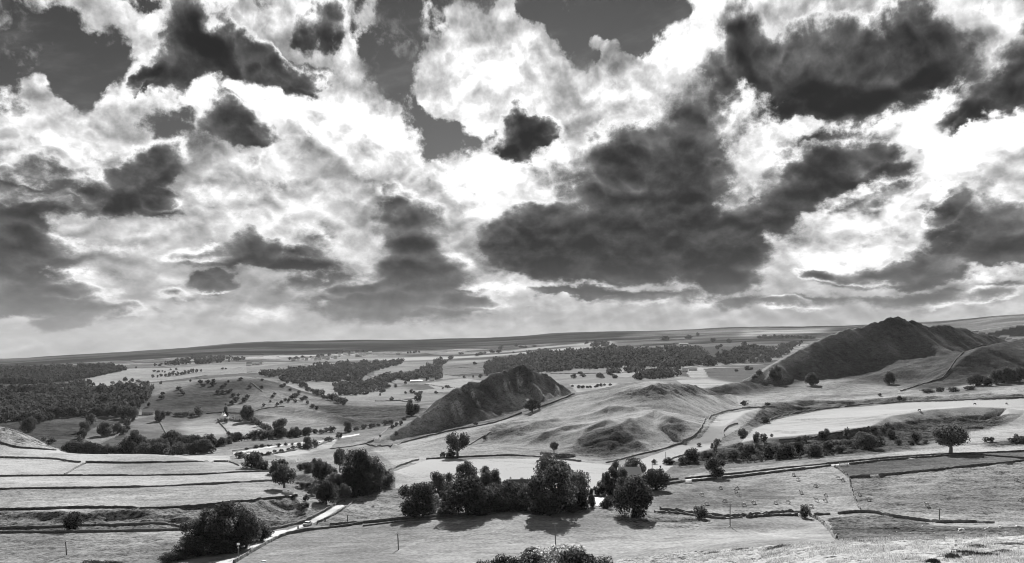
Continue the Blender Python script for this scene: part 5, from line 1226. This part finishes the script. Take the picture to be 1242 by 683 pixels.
row([(262, 543), (285, 537), (305, 534), (330, 533), (345, 531), (372, 529)], 15, 12, 11, "belt along the valley road", 'belt along the upper edge of the valley road', ymin=620, ymax=1100)
row([(352, 530), (365, 528), (375, 527), (392, 526), (404, 524)], 8, 9, 7, "thin hedge beside the valley road", 'thin hedge right of the round belt tree', ymin=620, ymax=1100)
row([(304, 512), (313, 518), (322, 522), (332, 526)], 7, 9, 7, "hedge below the white farm", 'hedge slanting down from the white farm', ymin=700, ymax=1200)
row([(318, 553), (340, 549), (352, 546), (365, 544)], 7, 6, 4, "the hedge below the valley road", 'hedge below the valley road', kind='bush', what='bush', ymin=560, ymax=900)
row([(300, 546), (313, 544.5), (326, 543), (335, 542), (350, 541), (364, 540)], 8, 5, 4, "meadow below the valley road", 'bushes in the meadow below the valley road', kind='bush', what='bush', ymin=560, ymax=900)
row([(94, 543), (97, 534), (103, 524), (110, 514)], 7, 9, 10, "hedgerow climbing the shaded fields", 'hedgerow climbing the shaded fields', ymin=650, ymax=1200)
row([(40, 517), (58, 509), (75, 506), (95, 505), (118, 505), (140, 506), (152, 507)], 18, 11, 11, "dark wood edge above shaded fields", 'trees of the dark wood edge', ymin=750, ymax=1300)
row([(153, 507), (156, 517), (152, 527)], 5, 7, 7, "the short hedge left of the barn field", 'short hedge left of the barn field', ymin=700, ymax=1200)
row([(200, 503), (215, 505), (232, 505)], 6, 7, 4, "the low hedge right of the barn", 'low hedge right of the barn', kind='bush', what='bush', ymin=800, ymax=1300)
spots([(220, 476), (197, 479), (222, 479), (196, 484), (217, 473), (243, 465), (252, 465), (259, 464), (270, 471), (273, 468), (277, 464), (292, 461), (264, 477), (269, 477), (276, 477), (280, 474), (283, 481), (289, 481), (286, 486), (300, 483), (296, 487), (282, 490), (303, 471), (258, 468), (246, 469), (231, 463)],
      5, 4.5, "on the dark slope of the round hill", 'bushes on the round hill', ymin=950, ymax=1700)
spots([(318, 462), (342, 470), (345, 468), (352, 474), (331, 482), (317, 471), (346, 486), (350, 488), (333, 479), (320, 493), (355, 484), (359, 481), (363, 478), (358, 488), (366, 486), (370, 484), (373, 490), (379, 495), (384, 497), (341, 490), (336, 492), (328, 488)],
      5, 4.5, "on the round hill's sunny slope", 'bushes on the right slope of the round hill', ymin=900, ymax=1700)
row([(345, 463), (360, 467), (372, 473), (385, 480), (400, 486), (418, 490)], 16, 8, 7, "hedge down the round hill", 'hedge down the right flank of the round hill', ymin=1000, ymax=2200)
row([(425, 524), (435, 522), (448, 519), (462, 517), (474, 514)], 7, 7, 5, "the scrub line beneath the brown slope", 'scrub line beneath the brown slope', kind='bush', what='bush', ymin=650, ymax=1300)
# ================================================================ far trees one can still tell apart
row([(186, 458), (193, 457.5), (200, 457), (207, 456), (214, 455.5), (222, 454), (230, 453), (237, 452), (243, 451)], 13, 3.6, 4.2, "row across the bright far field", 'row across the bright far field', ymin=1700, ymax=4500, jit=1)
spots([(187, 451), (192, 451.5), (197, 451), (200, 452), (211, 452), (207, 449), (214, 449), (152, 448), (146, 449.5), (270, 448), (274, 448), (165, 447)], 3, 2.6, "dotted over the top of the bright far field", 'bushes over the bright far field', ymin=1700, ymax=6000)
spots([(152, 463), (160, 463.5), (168, 464), (145, 468), (137, 466), (176, 468), (195, 466), (158, 471)], 6, 6, "along the bright far field's near edge", 'trees along the near edge of the bright far field', 'broad', 'leaf', 'tree', ymin=1300, ymax=3500)
spots([(486, 453), (470, 471), (492, 466), (480, 470), (543, 471), (537, 472), (529, 477.5), (500, 477), (492, 477.5), (510, 478), (505, 480), (463, 476.5), (563, 459), (574, 458), (583, 458.5), (576, 442)], 5, 5, "on flat fields left of the sharp ridge", 'trees on the flat fields', 'broad', 'leaf', 'tree', ymin=1000, ymax=4000)
spots([(579, 432), (583, 431), (588, 429), (597, 428), (604, 427.5), (607, 424), (559, 430), (609, 421), (626, 420), (632, 421.5), (648, 421), (637, 422), (605, 428), (623, 428.5), (654, 425)], 5, 3.6, "on the pale fields above the long wood", 'trees on the pale fields above the long wood', 'broad', 'leaf', 'tree', ymin=2000, ymax=6000)
spots([(727, 458), (730, 459), (742, 456), (746, 459), (704, 454), (707, 457.5), (696, 459), (739, 454.5)], 6, 5, "on meadows behind the broad hill", 'trees on the meadows behind the broad hill', 'broad', 'leaf', 'tree', ymin=1000, ymax=2500)
row([(696, 470), (704, 471), (712, 471), (720, 470), (730, 469), (738, 467.5)], 11, 4.5, 3.6, "hedge at the ridge's right foot", "hedge at the foot of the ridge's right end", kind='bush', what='bush', ymin=1000, ymax=2500)
spots([(893, 451), (908, 449), (884, 416), (865, 415), (874, 421), (835, 411), (846, 408), (806, 413), (870, 424), (885, 429), (900, 430)], 6, 5, "on dim slopes left of the big hill", 'trees on the dim slopes left of the big hill', 'broad', 'leaf', 'tree', ymin=1100, ymax=6000)
row([(922, 411), (930, 411), (945, 410), (954, 410)], 8, 5, 4, "row left of the bright skyline farmhouse", 'far row left of the bright skyline farmhouse', ymin=2200, ymax=6500, jit=1)
row([(960, 409.5), (968, 410), (976, 411), (988, 411)], 8, 4, 3.6, "row right of the bright skyline farmhouse", 'far row right of the bright skyline farmhouse', ymin=2200, ymax=6500, jit=1)
row([(495, 429), (502, 428.5), (508, 428)], 5, 3, 3, "tiny row by the lone white farmhouse", 'tiny row right of the lone white farmhouse', ymin=2500, ymax=6500, jit=.6)
row([(352, 437), (375, 434), (395, 432), (415, 428), (440, 427)], 12, 4.5, 3.5, "group among the far village houses", 'trees among the far village houses', ymin=2200, ymax=6000)
# ================================================================ woods that read as one mass
wood("woodland", [(-40, 482), (0, 480), (60, 478), (110, 472), (160, 468), (186, 472), (178, 488), (150, 503), (60, 506), (20, 512), (-40, 516)], 1000, 9.5, "dark mixed wood filling the left hillside", 800, 1900)
wood("woodland", [(-40, 447), (0, 447), (70, 445), (130, 443), (153, 449), (110, 458), (60, 466), (0, 474), (-40, 476)], 1300, 12, "dark forested ridge below the moor at far left", 2300, 4200, 26, .24)
wood("woodland", [(95, 466), (112, 464), (112, 470), (80, 474), (0, 482), (-20, 480), (40, 472)], 160, 10, "paler scrub wood below the forested ridge", 1700, 3600, 26, .24)
wood("woodland", [(312, 454), (340, 452), (385, 444), (420, 441), (490, 438), (492, 440), (450, 452), (435, 462), (395, 464), (345, 463)], 800, 12, "long dark wood below the far village", 1800, 4200, 30, .22)
wood("woodland", [(405, 468), (425, 463), (470, 466), (470, 472), (440, 480), (410, 480)], 170, 11, "small wood in the middle of the flat fields", 1400, 3000, 34, .2)
wood("woodland", [(452, 463), (470, 457), (500, 456), (512, 448), (530, 438), (553, 434), (535, 445), (534, 460), (500, 464)], 420, 12, "wedge of dark wood behind the long white shed", 1800, 4500, 30, .22)
wood("woodland", [(587, 442), (600, 437), (640, 430), (655, 427), (690, 428), (720, 425), (745, 420), (770, 425), (800, 424), (830, 420), (850, 424), (860, 432), (850, 442), (820, 446), (760, 446), (700, 449), (660, 452), (590, 456)], 1900, 13, "long dark wood across the valley behind the two hills", 1500, 4500, 28, .22)
wood("woodland", [(768, 458), (790, 452), (822, 448), (826, 456), (800, 460), (772, 461)], 150, 9, "dark grove on the crest of the broad hill's far side", 1000, 2500, 34, .2)
wood("woodland", [(738, 452), (770, 449), (782, 450), (760, 453), (740, 453)], 60, 9, "thin dark grove in the meadow behind the broad hill", 1000, 2800, 30, .2)
wood("woodland", [(850, 444), (860, 435), (890, 424), (905, 418), (930, 425), (900, 440), (870, 444)], 260, 12, "dim wood climbing left of the big hill", 1400, 4200, 28, .22)
wood("woodland", [(900, 428), (920, 424), (960, 418), (975, 416), (955, 430), (925, 442), (900, 440)], 240, 12, "dark scrub wood behind the pale ramp of the big hill", 1400, 4200, 28, .22)
wood("woodland", [(240, 432), (300, 436), (262, 441), (180, 445), (215, 438)], 170, 12, "scattered wood on the far slope at left", 3000, 6500, 18, .28)
wood("woodland", [(712, 416), (736, 416), (738, 421), (706, 420)], 60, 14, "small dark plantation on the edge of the moor", 2800, 6500, 20, .26)
wood("scrub", [(430, 604), (440, 575), (470, 578), (460, 594), (445, 602)], 90, 3.5, "dense shaded scrub filling the gully", 300, 560, 60, .14, 'scrub', 1.3)
wood("scrub", [(815, 564), (850, 552), (900, 546), (960, 540), (1000, 538), (1060, 530), (1090, 536), (1050, 548), (980, 556), (900, 562)], 230, 1.6, "low gorse and bramble over the rough bank", 400, 800, 40, .18, 'scrub', 1.6)
# ================================================================ near slope: coarse grass, thistles, stones
rg = np.random.default_rng(12)
n = 48000
u, v = rg.uniform(680, 1300, n), 640 + rg.uniform(0, 1, n) * 60
poly = [(690, 700), (740, 682), (830, 668), (950, 660), (1060, 653), (1300, 645), (1300, 700)]
k = inpoly(poly, u, v); u, v = u[k], v[k]
P0 = np.array([tuple(ray(a, b, 60, 270)) for a, b in zip(u, v)])
P0[:, 0] += rg.normal(0, .3, len(P0)); P0[:, 1] += rg.normal(0, 1.2, len(P0)); P0[:, 2] = gz(P0[:, 0], P0[:, 1])
clump = vnoise(P0[:, 0] / 3.0, P0[:, 1] / 5.0, 5) + .5
P0 = P0[clump > .50]
nb = 5
B = np.repeat(P0, nb, 0) + rg.normal(0, .16, (len(P0) * nb, 3)) * [1, 1, 0]
h = rg.uniform(.14, .6, (len(B), 1)); lean = rg.normal(0, .16, (len(B), 3)) * [1, 1, 0]
t = rg.uniform(0, 6.28, len(B)); wv = np.stack([np.cos(t), np.sin(t), t * 0], 1) * .035
vv = np.stack([B - wv - [0, 0, .05], B + wv - [0, 0, .05], B + lean + np.array([0, 0, 1.0]) * h], 1).reshape(-1, 3)
tag(obj("coarse_grass", mesh("coarse_grass", vv, np.arange(len(vv)).reshape(-1, 3), M['grass'])), "coarse pale tussock grass covering the near slope", "grass", None, "stuff")
def thistle(u, v, hm, label, ymin=80, ymax=260, n=9):
    p = ray(u, v, ymin, ymax); o = empty("thistle", p); r_ = random.Random(int(u))
    b = MB(); b.tube([(0, 0, -.1), (.02, 0, hm * .6), (.05, 0, hm)], [.03, .025, .015], 5)
    for i in range(n):
        a = r_.uniform(0, 6.28); z = r_.uniform(.2, .9) * hm; l = .3 * hm * (1.1 - z / hm)
        b.tube([(0, 0, z), (l * math.cos(a), l * math.sin(a), z + .12 * hm)], [.012, .008], 4)
    obj("stem", b.me("stem", M['slated']), o)
    cm, L = crown_mesh('bush', 260, .06, int(u), M['leaf']); c = obj("leaves", cm, o); c.scale = (.45 * hm, .45 * hm, .42 * hm)
    c2 = obj("flower_head", cm, o); c2.location = (.05, 0, hm * .82); c2.scale = (.24 * hm,) * 3
    return tag(o, label, "thistle", "tall thistles on the near slope")
thistle(1159.5, 663.5, 1.35, "tallest dark thistle standing on the near slope at right")
thistle(1178, 663, .9, "lower dark thistle right of the tallest one")
thistle(1169, 654, .6, "small thistle behind the two dark ones, near the pale boulder")
thistle(944.5, 683, .9, "dark thistle at the bottom edge left of the slope")
thistle(1145, 655.5, .7, "short thistle at the left of the pale boulder")
M['rush'] = leafy('dark_rush', .03, .02, .6)
def rushes(u, v, wpx, hm, label, mat='rush'):
    p = ray(u, v, 80, 290); W = wpx * p.y / F; r_ = np.random.default_rng(int(u) + 3); n = int(520 * max(1, W / 3))
    B = np.stack([r_.normal(0, .26, n) * W, r_.normal(0, .8, n), np.zeros(n)], 1)
    zz = gz(B[:, 0] + p.x, B[:, 1] + p.y) - p.z; B[:, 2] = zz - .05
    h = r_.uniform(.5, 1.0, (n, 1)) * hm * 1.5; t = r_.uniform(0, 6.28, n); wv = np.stack([np.cos(t), np.sin(t), t * 0], 1) * .07
    vv = np.stack([B - wv, B + wv, B + r_.normal(0, .13, (n, 3)) * [1, 1, 0] + np.array([0, 0, 1.]) * h], 1).reshape(-1, 3)
    o = obj("rush_clump", mesh("rush_clump", vv, np.arange(len(vv)).reshape(-1, 3), M[mat])); o.location = p
    return tag(o, label, "rushes", "dark rush clumps on the near slope")
rushes(1170, 672, 22, .6, "dark rush clump below the tallest thistle")
rushes(1190, 674, 34, .5, "long dark rush bed along the bottom right")
rushes(1155, 675, 14, .5, "small rush clump at the left of the long rush bed")
rushes(1131, 681.5, 10, .5, "dark rush clump near the bottom edge left of the rush bed")
rushes(1183, 663.3, 18, .4, "rush patch just right of the lower thistle")
rushes(1215, 669, 20, .4, "rush streak on the slope right of the thistles")
rushes(943, 664, 26, .4, "dark rush streak along the top of the slope below the curving wall")
rushes(862, 671.5, 16, .4, "dark rush streak left on the slope below the tall pole")
rushes(899, 667, 18, .4, "dark rush streak between the pole and the curving wall")
rushes(1225, 661, 34, .4, "grey rush bed at the right edge of the slope", 'leaf2')
def boulder(u, v, wpx, hpx, label, ymin=100, ymax=330):
    p = ray(u, v, ymin, ymax); k = p.y / F; bm = bmesh.new(); bmesh.ops.create_icosphere(bm, subdivisions=3, radius=1.0)
    for q in bm.verts:
        c = q.co * 1.0; q.co *= 1 + .5 * float(vnoise(np.array([c.x * 1.3 + u]), np.array([c.y * 1.3 + c.z * 2]), 3)[0]) + .2 * float(vnoise(np.array([c.x * 4 + u]), np.array([c.y * 4 + c.z * 3]), 4)[0])
        q.co.z = max(q.co.z, -.3)
    me = bpy.data.meshes.new("boulder"); bm.to_mesh(me); bm.free(); me.materials.append(M['boulder'])
    o = obj("boulder", me); o.location = p; o.scale = (wpx * k / 2, wpx * k / 2.6, hpx * k / 1.6); o.rotation_euler = (0, 0, u)
    return tag(o, label, "boulder", "pale limestone boulders")
for q in [(1166, 643, 9, 3.5, "largest pale boulder on the far edge of the near slope"), (1159, 645.5, 4, 2.5, "small pale boulder left of the largest one"), (1200, 640, 4, 2.5, "pale boulder at the right end of the thick black wall"), (1195, 642, 3, 2, "small stone below the end of the thick black wall"), (1214, 640, 7, 4, "grey boulder in the rough grass at far right"), (1235, 640, 8, 5, "rounded grey boulder near the right edge"),
          (1130, 642, 3, 2, "small white stone left on the dark rough ground"), (1119, 638.5, 3, 2, "small white stone just below the thick black wall"), (1134, 646.5, 3, 2, "white stone at the upper edge of the near slope"), (1088, 646, 2.5, 2, "tiny white stone on the dark rough ground, leftmost but one"), (1105, 647, 2.5, 2, "tiny white stone in the middle of the dark rough ground"), (1117, 647.5, 2.5, 2, "tiny white stone right of the middle one on the dark rough ground"),
          (941, 678, 5, 2.5, "pale stone near the bottom edge left on the slope"), (1079, 649, 2.5, 1.8, "leftmost tiny white stone on the dark rough ground"), (885, 638.8, 2.5, 2, "white stone at the foot of the tall pole"), (814, 622.3, 4, 2, "pale stone in the ragged low wall"), (489, 620, 3, 2, "white stone at the left foot of the central clump"), (320, 681, 6, 2, "pale flat stone in the near field beside the lane")]:
    boulder(*q)
# ================================================================ the air of the valley
z0, z1 = float(H.min()) - 1.5, max(float(H.max()), 40.) + 12
b = MB(); hx, hy0, hy1 = 15000.0, -400.0, 12600.0
b.box((0, (hy0 + hy1) / 2, (z0 + z1) / 2), (2 * hx, hy1 - hy0, z1 - z0))
hm, gg, oo = newmat("haze_air"); vp = gg.nodes.new('ShaderNodeVolumePrincipled')
vp.inputs['Color'].default_value = (.92, .92, .92, 1); vp.inputs['Density'].default_value = 1.5e-5; vp.inputs['Anisotropy'].default_value = .0
gg.links.new(vp.outputs[0], oo.inputs['Volume'])
hz_ = obj("haze", b.me("haze", hm)); tag(hz_, "thin pale haze filling the valley air", "haze", None, "stuff")
